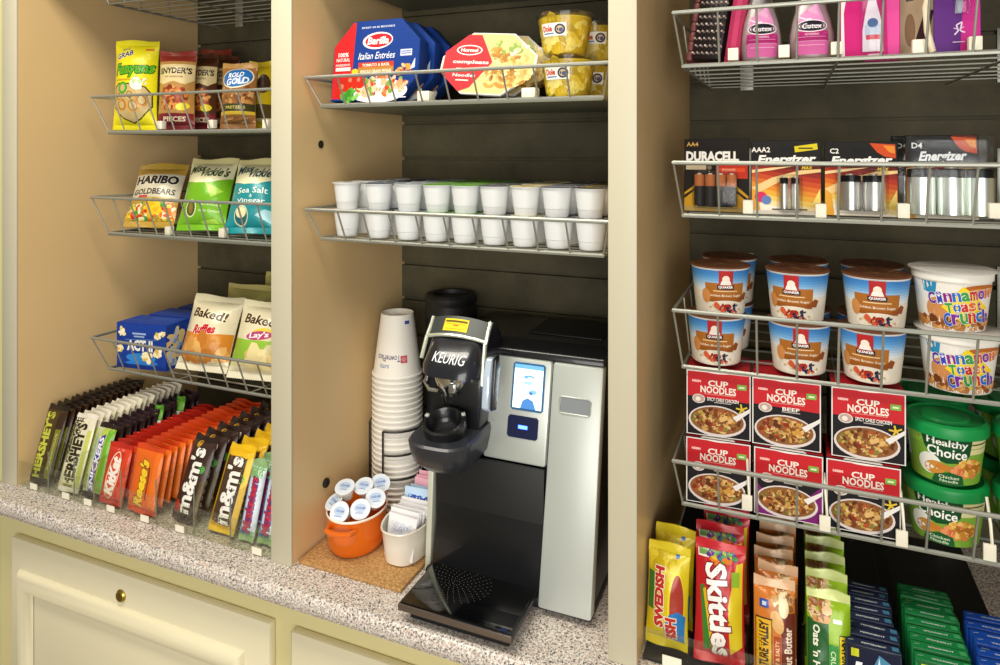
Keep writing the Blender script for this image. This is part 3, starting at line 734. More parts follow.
for pr, yy, rz, lb in pos:
    o = pr if pr.name not in seen else clone(pr, lb); seen.add(pr.name); o['label'] = lb
    put(o, dx_+.001*math.sin(yy*900), dy_+yy, CT+.006+.010+.012*(pr is pb)+.017*(pr is pp)+.003*math.sin(yy*500), rz, 13)
# ================================================================ CANDY BAY
def bagat(t, px, Y, z, rz=0, tilt=8, roll=0, T=.04):
    return put(t, XP(px, Y), Y, z+.002+(.006 if tilt > 15 else .0015), rz, tilt, roll)
def bgfit(x0, x1, yt, Y, z, k=1.04, kw=.76):
    _, w, h = fit(x0, x1, yt, Y, z); return w*kw, h*k
# --- yellow onion ring bag
w, h = bgfit(113, 154, 45, .178, ZL1)
a = Art().R(-w/2, 0, w/2, h, '#e8dd1c')
a.T('GRAB', -w*.21, h*.83, h*.06, '#2b2a78', w=w*.40, rot=.28, shear=.2, bold=.03, outline='#f4f0d0').T('BIG', -w*.20, h*.895, h*.025, '#3a3a80', w=w*.16, rot=.28)
a.T('Funyuns', w*.02, h*.655, h*.15, '#3f9a1d', w=w*.86, rot=.06, shear=.25, bold=.035, outline='#1f5c12', ow=.05)
a.T('Funyuns', w*.02, h*.655, h*.15, '#58b52a', w=w*.86, rot=.06, shear=.25, bold=.005)
a.R(w*.24, h*.88, w*.42, h*.90, '#d86a28').R(-w*.42, h*.535, w*.3, h*.555, '#c9a51c')
sh_ = [(-w*.42, h*.46), (-w*.30, h*.50), (0, h*.49), (w*.30, h*.46), (w*.42, h*.38), (w*.42, h*.25), (w*.2, h*.13), (w*.02, h*.08), (-w*.2, h*.13), (-w*.42, h*.24)]
a.P([(x*1.06, (y-h*.29)*1.07+h*.29) for x, y in sh_], '#3a3a14').P(sh_, '#c9b27a')
for x, y, r_, c in ((-.22, .27, .13, '#c98a3a'), (.05, .26, .15, '#d9a04a'), (.24, .32, .13, '#c48838'), (-.02, .38, .10, '#e2bd78'), (-.30, .36, .09, '#d8aa5c')):
    a.ring(w*x, h*y, w*r_*.55, w*r_*.7, w*.055, c, .3).ring(w*x, h*y, w*r_*.55, w*r_*.7, w*.015, '#8a5a1e', .3)
a.ring(-w*.2, h*.455, w*.07, w*.085, w*.055, '#4aa32a').E(w*.12, h*.5, w*.13, h*.07, '#f2f0dc', .4).blobs(w*.16, h*.52, w*.18, h*.07, 22, ['#fbfaf0', '#e8e6c8', '#bcd890'], w*.04, 4)
t = pouch('chip_bag', 'bright yellow onion ring chip bag with green lettering', 'chip bag', 'snack bags', w, h, .05, '#e8dd1c', '#e2d61c', a, seed=3)
bagat(t, 135, .178, ZL1, 24, 4, 0)
# --- pretzel bags
def pretzel(label, x0, x1, yt, Y, c=0, seed=5):
    w, h = bgfit(x0, x1, yt, Y, ZL1)
    a = Art().R(-w/2, 0, w/2, h, ['#b98a4a', '#54301c'][c]).R(-w/2, h*.86, w/2, h, ['#8d2f22', '#43200f'][c])
    a.P([(-w/2, h*.60), (-w*.3, h*.56), (0, h*.60), (w*.3, h*.56), (w/2, h*.62), (w/2, h*.82), (-w/2, h*.82)], '#e3cf9a')
    a.T("SNYDER'S", 0, h*.735, h*.075, '#26201c', w=w*.86, bold=.035).T('OF HANOVER', 0, h*.655, h*.022, '#5a3a24', w=w*.5)
    a.P([(-w*.32, h*.52), (w*.3, h*.52), (w*.38, h*.26), (-w*.26, h*.24)], '#a13c26').blobs(0, h*.39, w*.36, h*.14, 80, ['#c97a34', '#a85624', '#e0a35a', '#7d3618', '#d68d40'], w*.07, seed)
    a.E(w*.25, h*.28, w*.17, h*.045, '#f2dc3a', .2).R(-w/2, h*.06, w/2, h*.2, '#7a1f2c').T('PIECES', 0, h*.13, h*.055, '#efe0c0', w=w*.6, shear=.2, bold=.03)
    t = pouch('pretzel_bag', label, 'pretzel bag', 'snack bags', w, h, .045, ['#b98a4a', '#54301c'][c], '#8a5a30', a, (('#8d2f22', '#4a2412')[c], '#6a1c22'), seed=seed)
    return t
bagat(pretzel('tan and red pretzel pieces bag, frontmost, beside the yellow onion ring bag', 158, 194, 54, .195), 176, .205, ZL1, 25, 5)
bagat(pretzel('dark brown pretzel bag turned half sideways behind the tan pretzel pieces bag', 190, 219, 56, .25, 1, 6), 203, .268, ZL1, 12, 4)
bagat(pretzel('dark brown pretzel bag farther back, just before the blue oval pretzel bag', 204, 234, 58, .31, 1, 7), 224, .33, ZL1, 10, 4)
bagat(pretzel('brown pretzel bag deepest in the top candy basket, its top edge showing', 190, 222, 54, .38, 0, 8), 214, .385, ZL1, 16, 3)
# --- blue oval pretzel bag
w, h = bgfit(219, 256, 66, .20, ZL1)
a = Art().R(-w/2, 0, w/2, h, '#8a5f32').P([(-w/2, h*.5), (w/2, h*.5), (w/2, h), (-w/2, h)], '#9b6a3a').blobs(0, h*.5, w*.5, h*.2, 40, ['#b98548', '#7d4a24', '#caa068', '#5e3118'], w*.08, 3)
a.E(0, h*.75, w*.45, h*.16, '#efe6c8', .14).E(0, h*.755, w*.42, h*.145, '#1f6bb4', .14).T('ROLD', -w*.02, h*.80, h*.075, '#f2f4f6', w=w*.42, rot=.12, shear=.2, bold=.03).T('GOLD', w*.03, h*.70, h*.095, '#f2f4f6', w=w*.62, rot=.12, shear=.2, bold=.03)
a.R(-w/2, h*.25, w/2, h*.36, '#38391f').T('PRETZELS', 0, h*.305, h*.04, '#c9b85c', w=w*.55, bold=.02).R(-w/2, h*.20, w/2, h*.25, '#c9aa32')
for k in range(7): a.L([(-w*.5+k*w*.13, h*.04+.01*(k % 2)), (-w*.2+k*w*.13, h*.15)], w*.045, ['#a5713e', '#c99a62', '#7f4f2a'][k % 3])
t = pouch('pretzel_bag', 'brown pretzel bag with a bright blue oval', 'pretzel bag', 'snack bags', w, h, .045, '#8a5f32', '#7a5228', a, ('#b58a4a', '#8a5f32'), seed=9)
bagat(t, 238, .205, ZL1, 22, 6)
def plainbag(label, x0, x1, yt, Y, z, col, band, seed):
    w, h = bgfit(x0, x1, yt, Y, z)
    a = Art().R(-w/2, 0, w/2, h, col).R(-w/2, h*.16, w/2, h*.36, band).E(w*.22, h*.66, w*.22, h*.14, '#4a3524').R(-w/2, h*.12, w/2, h*.16, '#d8cfa0')
    return pouch('chip_bag', label, 'chip bag', 'snack bags', w, h, .04, col, col, a, seed=seed)
bagat(plainbag('plain yellow bag with a dark band, between the blue oval pretzel bag and the post', 246, 274, 62, .225, ZL1, '#d9c01e', '#5a4a24', 12), 260, .268, ZL1, 18, 4)
bagat(plainbag('second yellow bag half hidden by the post', 262, 296, 64, .26, ZL1, '#d2b81c', '#57481f', 13), 281, .32, ZL1, 12, 3)
# --- gummy bag
w, h = .112, .152
a = Art().R(-w/2, 0, w/2, h, '#b9953c').R(-w/2, h*.42, w/2, h*.80, '#cfc8b0')
a.T('HARIBO', -w*.02, h*.70, h*.125, '#15151a', w=w*.86, bold=.05, outline='#e9e4d2', ow=.05).T('GOLDBEARS', -w*.02, h*.51, h*.085, '#2a2620', w=w*.86, bold=.03)
a.blobs(0, h*.20, w*.5, h*.18, 120, ['#c8321e', '#e8b81c', '#3a9a3a', '#e87a1c', '#f0e6c0', '#d85a2a', '#e8d23a'], w*.06, 11).blobs(w*.1, h*.25, w*.16, h*.12, 18, ['#f0cc2a', '#e8b81c'], w*.07, 2).R(-w*.3, h*.42, -w*.1, h*.45, '#c83a4a')
t = pouch('gummy_bag', 'gold gummy candy bag with colourful sweets printed at its foot', 'candy bag', 'snack bags', w, h, .034, '#b9953c', '#b08a34', a, ('#b8983c', '#b9953c'), seal=.014, seed=21)
bagat(t, 148, .184, ZL2, 20, 28, 0)
def vickie(label, col, c2, flav, pxc, Y, rz, seed):
    w, h = .104, .162
    a = Art().R(-w/2, 0, w/2, h, col).P([(-w/2, h*.66), (-w*.2, h*.60), (w*.1, h*.60), (w/2, h*.70), (w/2, h), (-w/2, h)], '#eee8bd')
    a.T('Miss', -w*.26, h*.82, h*.11, '#2d4a24' if seed == 31 else '#1f4a52', w=w*.34, shear=.35, rot=.1, bold=.03).T('Vickie\'s', w*.14, h*.765, h*.13, '#2d4a24' if seed == 31 else '#1f4a52', w=w*.56, shear=.35, rot=.06, bold=.03).R(w*.3, h*.89, w*.4, h*.905, '#d88a6a')
    if seed == 31:
        a.E(-w*.20, h*.26, w*.12, h*.11, '#e8e6bc').E(-w*.20, h*.26, w*.10, h*.095, '#4b5a22').E(-w*.20, h*.26, w*.05, h*.07, '#8a7434').P([(w*.02, h*.60), (w*.4, h*.5), (w*.2, h*.40)], '#a7d84a').T('JALAPENO', w*.2, h*.30, h*.035, '#d8ecb0', w=w*.4).T('Kettle Cooked', w*.18, h*.23, h*.03, '#d8ecb0', w=w*.4).P([(0, h*.1), (w*.3, h*.14), (w*.4, h*.08), (.01, h*.06)], '#b0dc50')
    else:
        a.T('Sea Salt', 0, h*.515, h*.075, '#eef4ea', w=w*.62, bold=.01).T('&', w*.0, h*.44, h*.04, '#eef4ea').T('Vinegar', w*.0, h*.375, h*.07, '#eef4ea', w=w*.58, bold=.01)
        a.E(-w*.16, h*.20, w*.15, h*.12, '#e8e6bc').E(-w*.16, h*.20, w*.135, h*.105, '#2a6a72').E(-w*.16, h*.235, w*.11, h*.065, '#efe7b4').P([(w*.12, h*.2), (w*.5, h*.1), (w*.5, h*.26), (w*.3, h*.28)], '#9fd0d8')
    t = pouch('chip_bag', label, 'chip bag', 'snack bags', w, h, .05, col, col, a, ('#d9cf94', col), seal=.013, seed=seed)
    bagat(t, pxc, Y, ZL2, rz, 25, 0)
vickie('lime green kettle chip bag with a cream top', '#73b421', 0, 0, 200, .184, 18, 31)
vickie('teal sea salt and vinegar chip bag beside the post', '#1f8f98', 0, 0, 249, .182, 18, 32)
# --- popcorn boxes
w, h = .126, .095
def popbox(label, Y, px, rz, dep):
    a = Art().R(-w/2, 0, w/2, h, '#1c3f9a').P([(-w*.35, h*.12), (w*.1, h*.02), (w*.35, h*.15), (w*.1, h*.30)], '#2c7ad0').R(-w/2, h*.0, w/2, h*.1, '#183484').E(0, h*.25, w*.3, h*.1, '#2f86d6')
    a.T('ACT II', -w*.02, h*.52, h*.22, '#f2f4f4', w=w*.5, bold=.045, outline='#122a6a').R(-w*.17, h*.76, w*.1, h*.80, '#9db8e0').R(-w*.14, h*.70, w*.07, h*.735, '#9db8e0').P([(-w*.35, h*.64), (w*.3, h*.68), (w*.34, h*.665), (-w*.3, h*.625)], '#5c86cc')
    for x, y, r_ in ((-.38, .80, .09), (-.42, .42, .08), (.12, .27, .12), (.34, .38, .10), (.34, .76, .08), (.44, .82, .06)):
        a.blobs(w*x, h*y, w*r_*.6, w*r_*.6, 16, ['#f2d98c', '#f8ecbc', '#e0b850', '#fbf4d8'], w*r_*.5, int(x*100))
    s = Art().R(0, 0, dep, h, '#1c3f9a').blobs(dep*.4, h*.5, dep*.4, h*.35, 30, ['#e9d08a', '#c0ccd8', '#8ea4c4'], .010, 3)
    tp = Art().R(-w/2, 0, w/2, dep, '#2348a8').L([(-w/2, dep*.4), (w/2, dep*.4)], .0012, '#5a7cc8').R(-w*.1, dep*.55, w*.4, dep*.8, '#2f5ab8')
    t = boxed('popcorn_box', label, 'popcorn box', 'popcorn boxes', w, dep, h, '#1c3f9a', a, sideart=s, topart=tp)
    put(t, XP(141, .152)+(Y-.152)*.06, Y, ZL3+.002, rz)
popbox('blue microwave popcorn box with popped kernels on its front', .152, 143, 7, .066)
popbox('second blue popcorn box standing behind the front one', .226, 160, 6, .066)
popbox('third blue popcorn box, deepest in the low basket', .300, 170, 5, .066)
# --- baked chips
def baked(label, col, col2, name, nc, px, Y, rz, seed, roll=0):
    w, h = .116, .154
    a = Art().R(-w/2, 0, w/2, h, '#e6ddbb').P([(-w/2, h*.15), (w/2, h*.15), (w/2, h*.5), (w*.2, h*.47), (-w*.2, h*.47), (-w/2, h*.5)], col).R(-w/2, 0, w/2, h*.16, '#e4dcb8')
    a.T('Baked!', -w*.0, h*.725, h*.115, '#3b2616', w=w*.68, bold=.03, rot=-.10, outline='#f5e8c0', ow=.03)
    if seed == 41:
        a.T('Ruffles', w*.0, h*.525, h*.105, '#c8182c', w=w*.42, rot=.06, shear=.2, bold=.05, outline='#f3ead0', ow=.05).blobs(w*.05, h*.26, w*.36, h*.14, 34, ['#e0a050', '#d08838', '#eab868', '#c87a2c'], w*.13, 4)
    else:
        a.P([(-w/2, h*.24), (w*.1, h*.22), (w*.2, h*.42), (w/2, h*.47), (w/2, h*.15), (-w/2, h*.15)], '#d8cf98').E(w*.08, h*.55, w*.21, h*.075, '#f0d23c', .15).E(w*.03, h*.53, w*.24, h*.055, '#b83a7a', .12).T("Lay's", w*.03, h*.53, h*.085, '#faf2ea', w=w*.34, rot=.12, shear=.2, bold=.03).blobs(w*.1, h*.24, w*.34, h*.1, 16, ['#e8d28c', '#dcc070', '#f0dfa4'], w*.15, 4)
    t = pouch('chip_bag', label, 'chip bag', 'snack bags', w, h, .06, '#e6ddbb', '#d9d0a4', a, ('#e4dcb8', '#e6dfc4'), seal=.013, seed=seed, wr=.0016)
    bagat(t, px, Y, ZL3, rz, 23, roll)
baked('cream and orange baked ridged chip bag beside the popcorn box', '#d88a2c', 0, 'R', 0, 201, .178, 14, 41, 3)
baked('cream and green baked potato chip bag cut by the post', '#93c23a', 0, 'L', 0, 254, .178, 16, 42, 3)
for k, (px, Y, yt, lb) in enumerate(((246, .30, 293, 'olive green foil bag standing behind the baked ridged chips'), (283, .345, 281, 'olive green foil bag rising highest in the corner behind the post'))):
    w, h = .15, ZP(px, yt, Y)-ZL3+.012
    a = Art().R(-w/2, 0, w/2, h, '#b9b36a').R(-w/2, h*.5, w/2, h*.8, '#c9c47c').E(0, h*.4, w*.3, h*.12, '#a3a050')
    bagat(pouch('chip_bag', lb, 'chip bag', 'snack bags', w, h, .045, '#b9b36a', '#b0a95c', a, ('#c3bc74', '#b9b36a'), seed=50+k), px, Y, ZL3, 0, 10)
# ================================================================ CANDY TRAY
ty0, ty1 = .004, .30
tray = thing('candy_tray', 'long clear acrylic tray of candy bars on the granite under the candy bay', 'tray', loc=(XL+.002, ty0, CT))
tw = P2L-XL-.004
part('front_lip', MB().box(0, tw, 0, .003, 0, .050, .0006), M['clear'], tray)
part('tray_floor', MB().box(0, tw, .003, ty1-ty0, 0, .003), M['clear'], tray)
part('back_wall', MB().box(0, tw, ty1-ty0, ty1-ty0+.003, 0, .06), M['clear'], tray)
rows_px = [45, 74, 95, 117, 147, 184, 225, 258]
RX = [XP(p, .03) for p in rows_px]; RW = [.056, .056, .05, .064, .07, .06, .062, .074]
for i in range(len(RX)-1):
    x = (RX[i]+RW[i]/2+RX[i+1]-RW[i+1]/2)/2-XL-.002
    part('divider', MB().prism([(.004, .003), (ty1-ty0, .003), (ty1-ty0, .075), (.012, .085), (.004, .080)], 'x', x-.001, x+.001), M['clear'], tray)
    part('divider_edge', MB().box(x-.0011, x+.0011, .0035, .0047, .003, .080), M['aedge'], tray)
for i, px in enumerate((34, 66, 88, 111, 145, 180, 0, 257)):
    if px:
        x = XP(px, ty0)-XL-.002
        part('price_label', MB().box(x-.010, x+.010, -.0012, -.0004, .002, .0135), M['tag'], tray)
def bar(name, label, w, h, T, col, art, tcol, seed, pu=5, mat='foil', back=None):
    return pouch(name, label, 'candy bar', 'candy bars in the clear tray', w, h, T, col, back or col, art, (tcol, tcol), seal=.009, seed=seed, pu=pu, pv=8, waist=.01, L=.006, wr=.0007, nu=20, nv=26, body='wrapper')
def row(proto, desc, n, i, y0, dy, dx=0, rz=0, tilt=18, jit=1.2, labels=None):
    rd = random.Random(i*7+1)
    for k in range(n):
        o = proto if k == 0 else clone(proto, '%s, %s back in its tray row' % (desc, NTH[k]), only=('wrapper', 'top_seal'))
        if k == 0: o['label'] = desc + ', at the front of its tray row'
        put(o, RX[i]+dx+rd.uniform(-.001, .001)*(k > 0), y0+k*dy, CT+.0062, rz+rd.uniform(-jit, jit)*(k > 0), tilt+rd.uniform(-.25, .25)*(k > 0), rd.uniform(-1, 1)*(k > 0))
# 1 dark chocolate bar
w, h = .056, .146
a = Art().R(-w/2, 0, w/2, h, '#3a2716').R(-w/2, .010, w*.16, h-.012, '#4a3a1a').T("HERSHEY'S", -w*.20, h*.49, w*.36, '#c3c94a', w=h*.82, rot=PI/2, bold=.05).R(w*.22, h*.07, w*.44, h*.7, '#7b7a2a').T('MILK CHOCOLATE', w*.33, h*.42, w*.07, '#d6cf92', w=h*.45, rot=PI/2)
b1 = bar('chocolate_bar', 'x', w, h, .0098, '#2e2014', a, '#241a14', 101)
row(b1, 'dark brown chocolate bar with pale green upright letters', 13, 0, .018, .0143, rz=3)
# 2 white cookie bars
w, h = .056, .142
a = Art().R(-w/2, 0, w/2, h, '#e6dfc6').R(-w/2, h*.36, w*.0, h, '#2c2018').R(-w/2, 0, w/2, h*.12, '#d8d69a')
a.T("HERSHEY'S", -w*.02, h*.47, w*.46, '#2b2216', w=h*.80, rot=PI/2, bold=.05, outline='#e2dcae', ow=.05).R(w*.3, h*.1, w*.46, h*.8, '#c9cf6a').R(-w*.2, h*.05, w*.2, h*.1, '#8a8a3a')
b2 = bar('chocolate_bar', 'x', w, h, .0098, '#e9e3cf', a, '#ece6d4', 102)
row(b2, 'white cookie bar with black upright letters', 15, 1, .017, .0143, rz=2)
# 3 nut bars
w, h = .047, .132
a = Art().R(-w/2, 0, w/2, h, '#b7c95a').R(-w/2, 0, -w*.12, h, '#c6d0a0').R(w*.22, h*.1, w/2, h, '#6fae2a')
a.P([(-w*.12, h*.04), (w*.18, h*.10), (w*.18, h*.86), (-w*.12, h*.80)], '#3a2fa0').T('SNICKERS', w*.03, h*.46, w*.24, '#f4f2fa', w=h*.70, rot=PI/2, bold=.04, shear=.15).R(-w*.45, h*.5, -w*.2, h*.8, '#9fc0a8').R(-w*.4, h*.1, -w*.2, h*.3, '#8a9a5a')
b3 = bar('chocolate_bar', 'x', w, h, .016, '#a9c04a', a, '#2b1c1a', 103, pu=3)
row(b3, 'pale green nut bar with white letters on purple', 1, 2, .020, .013)
w, h = .045, .128
a = Art().R(-w/2, 0, w/2, h, '#2a1a18').T('SNICKERS', 0, h*.5, w*.3, '#d8dcf0', w=h*.7, rot=PI/2, bold=.04, outline='#3a2fa0')
b3b = bar('chocolate_bar', 'x', w, h, .0115, '#2a1a18', a, '#34232a', 104, pu=3)
for k in range(13):
    o = b3b if k == 0 else clone(b3b, 'x', only=('wrapper', 'top_seal'))
    o['label'] = 'dark brown nut bar, %s behind the pale green nut bar' % NTH[k]
    put(o, RX[2]+(.002 if k % 2 else -.001), .042+k*.0155, CT+.0062, ((k*37) % 5-2)*.6, 17)
w, h = .024, .132
b3c = bar('chocolate_bar', 'x', w, h, .012, '#4f8a2a', Art().R(-w/2, h*.8, w/2, h, '#6aa83a').R(-w/2, h*.5, w/2, h*.78, '#e0e4d0'), '#5c9a34', 105, pu=3)
for k, (yy, dx) in enumerate(((.135, .0185), (.190, .0185))):
    o = b3c if k == 0 else clone(b3c, 'x')
    o['label'] = ('green tipped bar sticking up among the dark nut bars, nearer one', 'green tipped bar sticking up among the dark nut bars, farther one')[k]
    put(o, RX[2]+dx, yy, CT+.0062, 0, 12)
# 4 wafer bars
w, h = .060, .108
a = Art().R(-w/2, 0, w/2, h, '#c9301c').R(w*.28, 0, w/2, h, '#d8441e').E(0, h*.46, w*.24, h*.36, '#e04a26', -.12).ring(-w*.02, h*.48, w*.22, h*.37, w*.035, '#f0d8b8', -.12).T('KitKat', -w*.02, h*.48, w*.34, '#f6f0e6', w=h*.58, rot=PI/2-.12, bold=.06, shear=.1).R(-w*.35, h*.02, w*.2, h*.07, '#e8e0d0')
b4 = bar('wafer_bar', 'x', w, h, .0122, '#c9301c', a, '#c22a1c', 106)
row(b4, 'red wafer bar with a white lettered oval', 14, 3, .016, .0160, rz=0, tilt=14)
# 5 peanut butter cups
w, h = .070, .116
a = Art().R(-w/2, 0, w/2, h, '#e4671a').R(w*.30, 0, w/2, h, '#ea7420').T("Reese's", -w*.05, h*.46, w*.30, '#f6cf2a', w=h*.66, rot=PI/2-.08, shear=.25, bold=.05, outline='#7a3a12', ow=.05).R(w*.16, h*.22, w*.21, h*.7, '#7a3a12').R(-w*.3, h*.02, w*.25, h*.06, '#f2e2d0')
b5 = bar('peanut_butter_bar', 'x', w, h, .0128, '#e4671a', a, '#d8481a', 107)
row(b5, 'orange peanut butter candy with yellow script', 16, 4, .016, .0165, rz=-1, tilt=12)
# 6 brown candy bags
w, h = .060, .142
def mm(col, seed):
    a = Art().R(-w/2, 0, w/2, h, col)
    if seed == 108: a.R(-w*.5, 0, -w*.3, h, '#4a342a').E(-w*.28, h*.16, w*.16, h*.07, '#c0281e').E(w*.3, h*.62, w*.1, h*.05, '#4a9a3a').E(-w*.1, h*.9, w*.1, h*.04, '#c9982a')
    else: a.E(w*.3, h*.62, w*.12, h*.05, '#6fae3a').E(-w*.32, h*.08, w*.1, h*.05, '#d8a81c').P([(-w*.36, h*.10), (w*.36, h*.10), (w*.36, h*.86), (-w*.36, h*.86)], '#4a3526')
    a.T("m&m's", w*.02, h*.48, w*.48, '#f2eee6', w=h*.74, rot=PI/2, bold=.04, outline='#2a1a14', ow=.03)
    return a
b6 = bar('candy_bag', 'x', w, h, .0195, '#3a261e', mm('#3a261e', 108), '#2c1e1a', 108, pu=2.6)
row(b6, 'brown chocolate candy bag with big white letters', 8, 5, .026, .0285, rz=-6, tilt=22, jit=3)
w, h = .062, .142
b7 = bar('candy_bag', 'x', w, h, .021, '#e8b81a', mm('#e8b81a', 109), '#e8bc1c', 109, pu=2.6)
row(b7, 'yellow peanut candy bag with big white letters', 6, 6, .024, .0310, dx=-.004, rz=-4, tilt=22, jit=2.5)
# 8 whipped bars, two abreast
w, h = .034, .128
a = Art().R(-w/2, 0, w/2, h, '#c9d2dc').R(-w/2, h*.04, w/2, h*.14, '#6fae5a').R(-w/2, h*.78, w/2, h*.96, '#7db06a').R(-w*.5, h*.15, -w*.25, h*.78, '#3a6ab4').T('Musketeers', w*.06, h*.46, w*.40, '#c0202e', w=h*.66, rot=PI/2, shear=.3, bold=.04, outline='#1f3a86', ow=.06).T('3', -w*.12, h*.10, w*.5, '#2a4a9a', rot=PI/2, bold=.05)
b8 = bar('whipped_bar', 'x', w, h, .018, '#c2ccd6', a, '#8fb27a', 110, pu=2.6)
for k in range(8):
    o = b8 if k == 0 else clone(b8, 'x')
    o['label'] = 'silver and blue bar with red script, %s pair, %s' % (ORD[k//2], ('next to the yellow candy bags', 'next to the post')[k % 2])
    put(o, RX[7]+(-.0185, .0185)[k % 2], .022+(k//2)*.026+.004*(k % 2), CT+.0062, -3, 16)
# ================================================================ PASTA MEALS, FRUIT TUBS, COFFEE PODS
def octo(w, h, c): return [(-w/2+c, 0), (w/2-c, 0), (w/2, c), (w/2, h-c), (w/2-c, h), (-w/2+c, h), (-w/2, h-c), (-w/2, c)]
def meal_box(label):
    w, h, d = .168, .135, .028; c = .038
    t = thing('meal_carton', label, 'meal box', 'ready meals in the middle basket')
    pts = [(-w/2, 0), (w/2-c, 0), (w/2, c), (w/2, h-c), (w/2-c, h), (-w/2+c, h), (-w/2, h-c*1.1)]
    m = MB().prism(pts, 'y', 0, d, '#15387e', r=.0015)
    a = Art().P([(x*.985, h/2+(y-h/2)*.985) for x, y in pts], '#173a86').P([(-w*.49, .004), (-w*.27, .004), (-w*.24, h*.985), (-w/2+c, h*.985), (-w*.49, h-c*1.1)], '#d0262a')
    a.E(w*.02, h*.74, w*.175, h*.105, '#f4ecec', .05).E(w*.03, h*.74, w*.155, h*.085, '#c8202a', .05).T('Barilla', w*.03, h*.74, h*.085, '#faf6f4', w=w*.24, shear=.2, bold=.03)
    a.T('Italian Entrées', w*.02, h*.555, h*.085, '#f4f6fa', w=w*.42, shear=.25, bold=.0).R(-w*.19, h*.405, w*.22, h*.475, '#c43a2a').R(-w*.19, h*.31, w*.22, h*.415, '#b8803a').T('TOMATO & BASIL', w*.015, h*.44, h*.035, '#f8ecd0', w=w*.32, bold=.02).T('WHOLE GRAIN PENNE', w*.015, h*.36, h*.04, '#f8ecd0', w=w*.36, bold=.02)
    a.R(w*.29, h*.53, w*.42, h*.61, '#c9d2e6').R(w*.30, h*.555, w*.41, h*.565, '#2a4a90').R(w*.30, h*.58, w*.41, h*.59, '#2a4a90').T('READY IN 60 SECONDS', w*.02, h*.91, h*.022, '#dfe6f4', w=w*.38)
    a.T('100%', -w*.375, h*.585, h*.05, '#fbeaea', w=w*.12, bold=.03).T('NATURAL', -w*.375, h*.52, h*.042, '#fbeaea', w=w*.16, bold=.02).T('INGREDIENTS', -w*.375, h*.455, h*.028, '#fbeaea', w=w*.17).R(-w*.46, h*.38, -w*.28, h*.425, '#f4e4e0')
    a.P([(w*.18, h*.30), (w*.46, h*.38), (w*.46, h*.50), (w*.40, h*.36)], '#c9dcf2').blobs(w*.33, h*.36, w*.09, h*.06, 14, ['#d89a4a', '#c86a3a', '#e8c080', '#b04a2a'], w*.03, 5)
    a.E(w*.05, h*.12, w*.34, h*.15, '#eef0f2').blobs(w*.06, h*.17, w*.31, h*.125, 80, ['#d8703a', '#e8a070', '#c8482a', '#f0c8a0', '#b85a3a', '#7aa04a', '#e8b890'], w*.035, 8).R(-w*.2, .003, w*.38, h*.035, '#dde2ea')
    for x, y, r_ in ((-.36, .16, .09), (-.26, .24, .075), (-.16, .24, .07)): a.E(w*x, h*y, w*r_, w*r_, '#c42a1c').E(w*x-.002, h*y+.003, w*r_*.3, w*r_*.3, '#e87a5a')
    a.blobs(-w*.27, h*.07, w*.09, h*.06, 20, ['#5aa83a', '#3a8a2a', '#84c05a'], w*.04, 3).E(-w*.22, h*.36, w*.04, h*.04, '#e8c82a')
    m.ink(a, lambda x, y, o: (x, -o, y)); part('carton', m, M['gloss'], t); return t
def tray_meal(label):
    w, h, d = .160, .107, .024; c = .037
    t = thing('meal_tray', label, 'meal tray', 'ready meals in the middle basket')
    o8 = [(-w/2+c*1.2, 0), (w/2-c*1.3, 0), (w/2, c*1.1), (w/2, h-c), (w/2-c*1.2, h), (-w/2+c*1.2, h), (-w/2, h-c*1.2), (-w/2, c)]
    m = MB().prism(o8, 'y', 0, .005, '#e8e6e0', r=.0015).prism([(x*.86, h/2+(y-h/2)*.86) for x, y in o8], 'y', .005, d, '#dcdad2', r=.004)
    ins = [(x*.955, h/2+(y-h/2)*.955) for x, y in o8]
    a = Art().P(ins, '#dcc684').E(w*.14, h*.46, w*.34, h*.38, '#dfc988').noodles(w*.15, h*.42, w*.33, h*.34, 90, ['#e8cc80', '#cf9f48', '#f0dca0', '#c08c38', '#dcb868', '#b07c30'], .0055, 4).blobs(w*.2, h*.78, w*.2, h*.10, 16, ['#8aa84a', '#e8e0c8', '#b8c07a'], w*.04, 9)
    a.P([(-w*.46, h*.27), (-w*.24, h*.04), (-w*.0, h*.06), (w*.02, h*.32), (-w*.12, h*.62), (-w*.08, h*.97), (-w*.26, h*.97), (-w*.47, h*.68)][0:0] or [(-w*.475, h*.66), (-w*.465, h*.30), (-w*.25, h*.03), (-w*.14, h*.10), (w*.05, h*.52), (-w*.12, h*.955), (-w*.26, h*.955)], '#c4262e')
    a.E(-w*.22, h*.70, w*.14, h*.085, '#f4e8e4').E(-w*.22, h*.70, w*.125, h*.068, '#b8202a').T('Hormel', -w*.22, h*.70, h*.055, '#f8eeea', w=w*.18, bold=.03).T('compleats', -w*.18, h*.50, h*.07, '#f6ecea', w=w*.38, bold=.03).R(-w*.32, h*.38, -w*.12, h*.405, '#f0dcd8').T('Noodles', -w*.22, h*.29, h*.05, '#f6ecea', w=w*.24, bold=.02).R(-w*.3, h*.2, -w*.16, h*.22, '#f0dcd8')
    m.ink(a, lambda x, y, o: (x, -o, y)); part('sealed_tray', m, M['gloss'], t); return t
zb = ZM1+.001
b = meal_box('blue and red pasta meal carton, the front one'); put(b, -.629, .074, zb+.0045, -1, 6)
b2 = clone(b, 'blue pasta meal carton just behind the front carton'); put(b2, -.626, .118, zb+.0045, -1, 6)
b3 = clone(b, 'blue pasta meal carton deepest, its corner showing past the others'); put(b3, -.622, .162, zb+.0045, -1, 6)
q = tray_meal('white eight sided noodle meal tray with a red panel, the front one'); put(q, XP(480, .078), .080, zb+.0085, 3, 20, 5)
q2 = clone(q, 'white noodle meal tray tucked behind the front noodle tray'); put(q2, XP(498, .14), .128, zb+.012, 4, 20, 5)
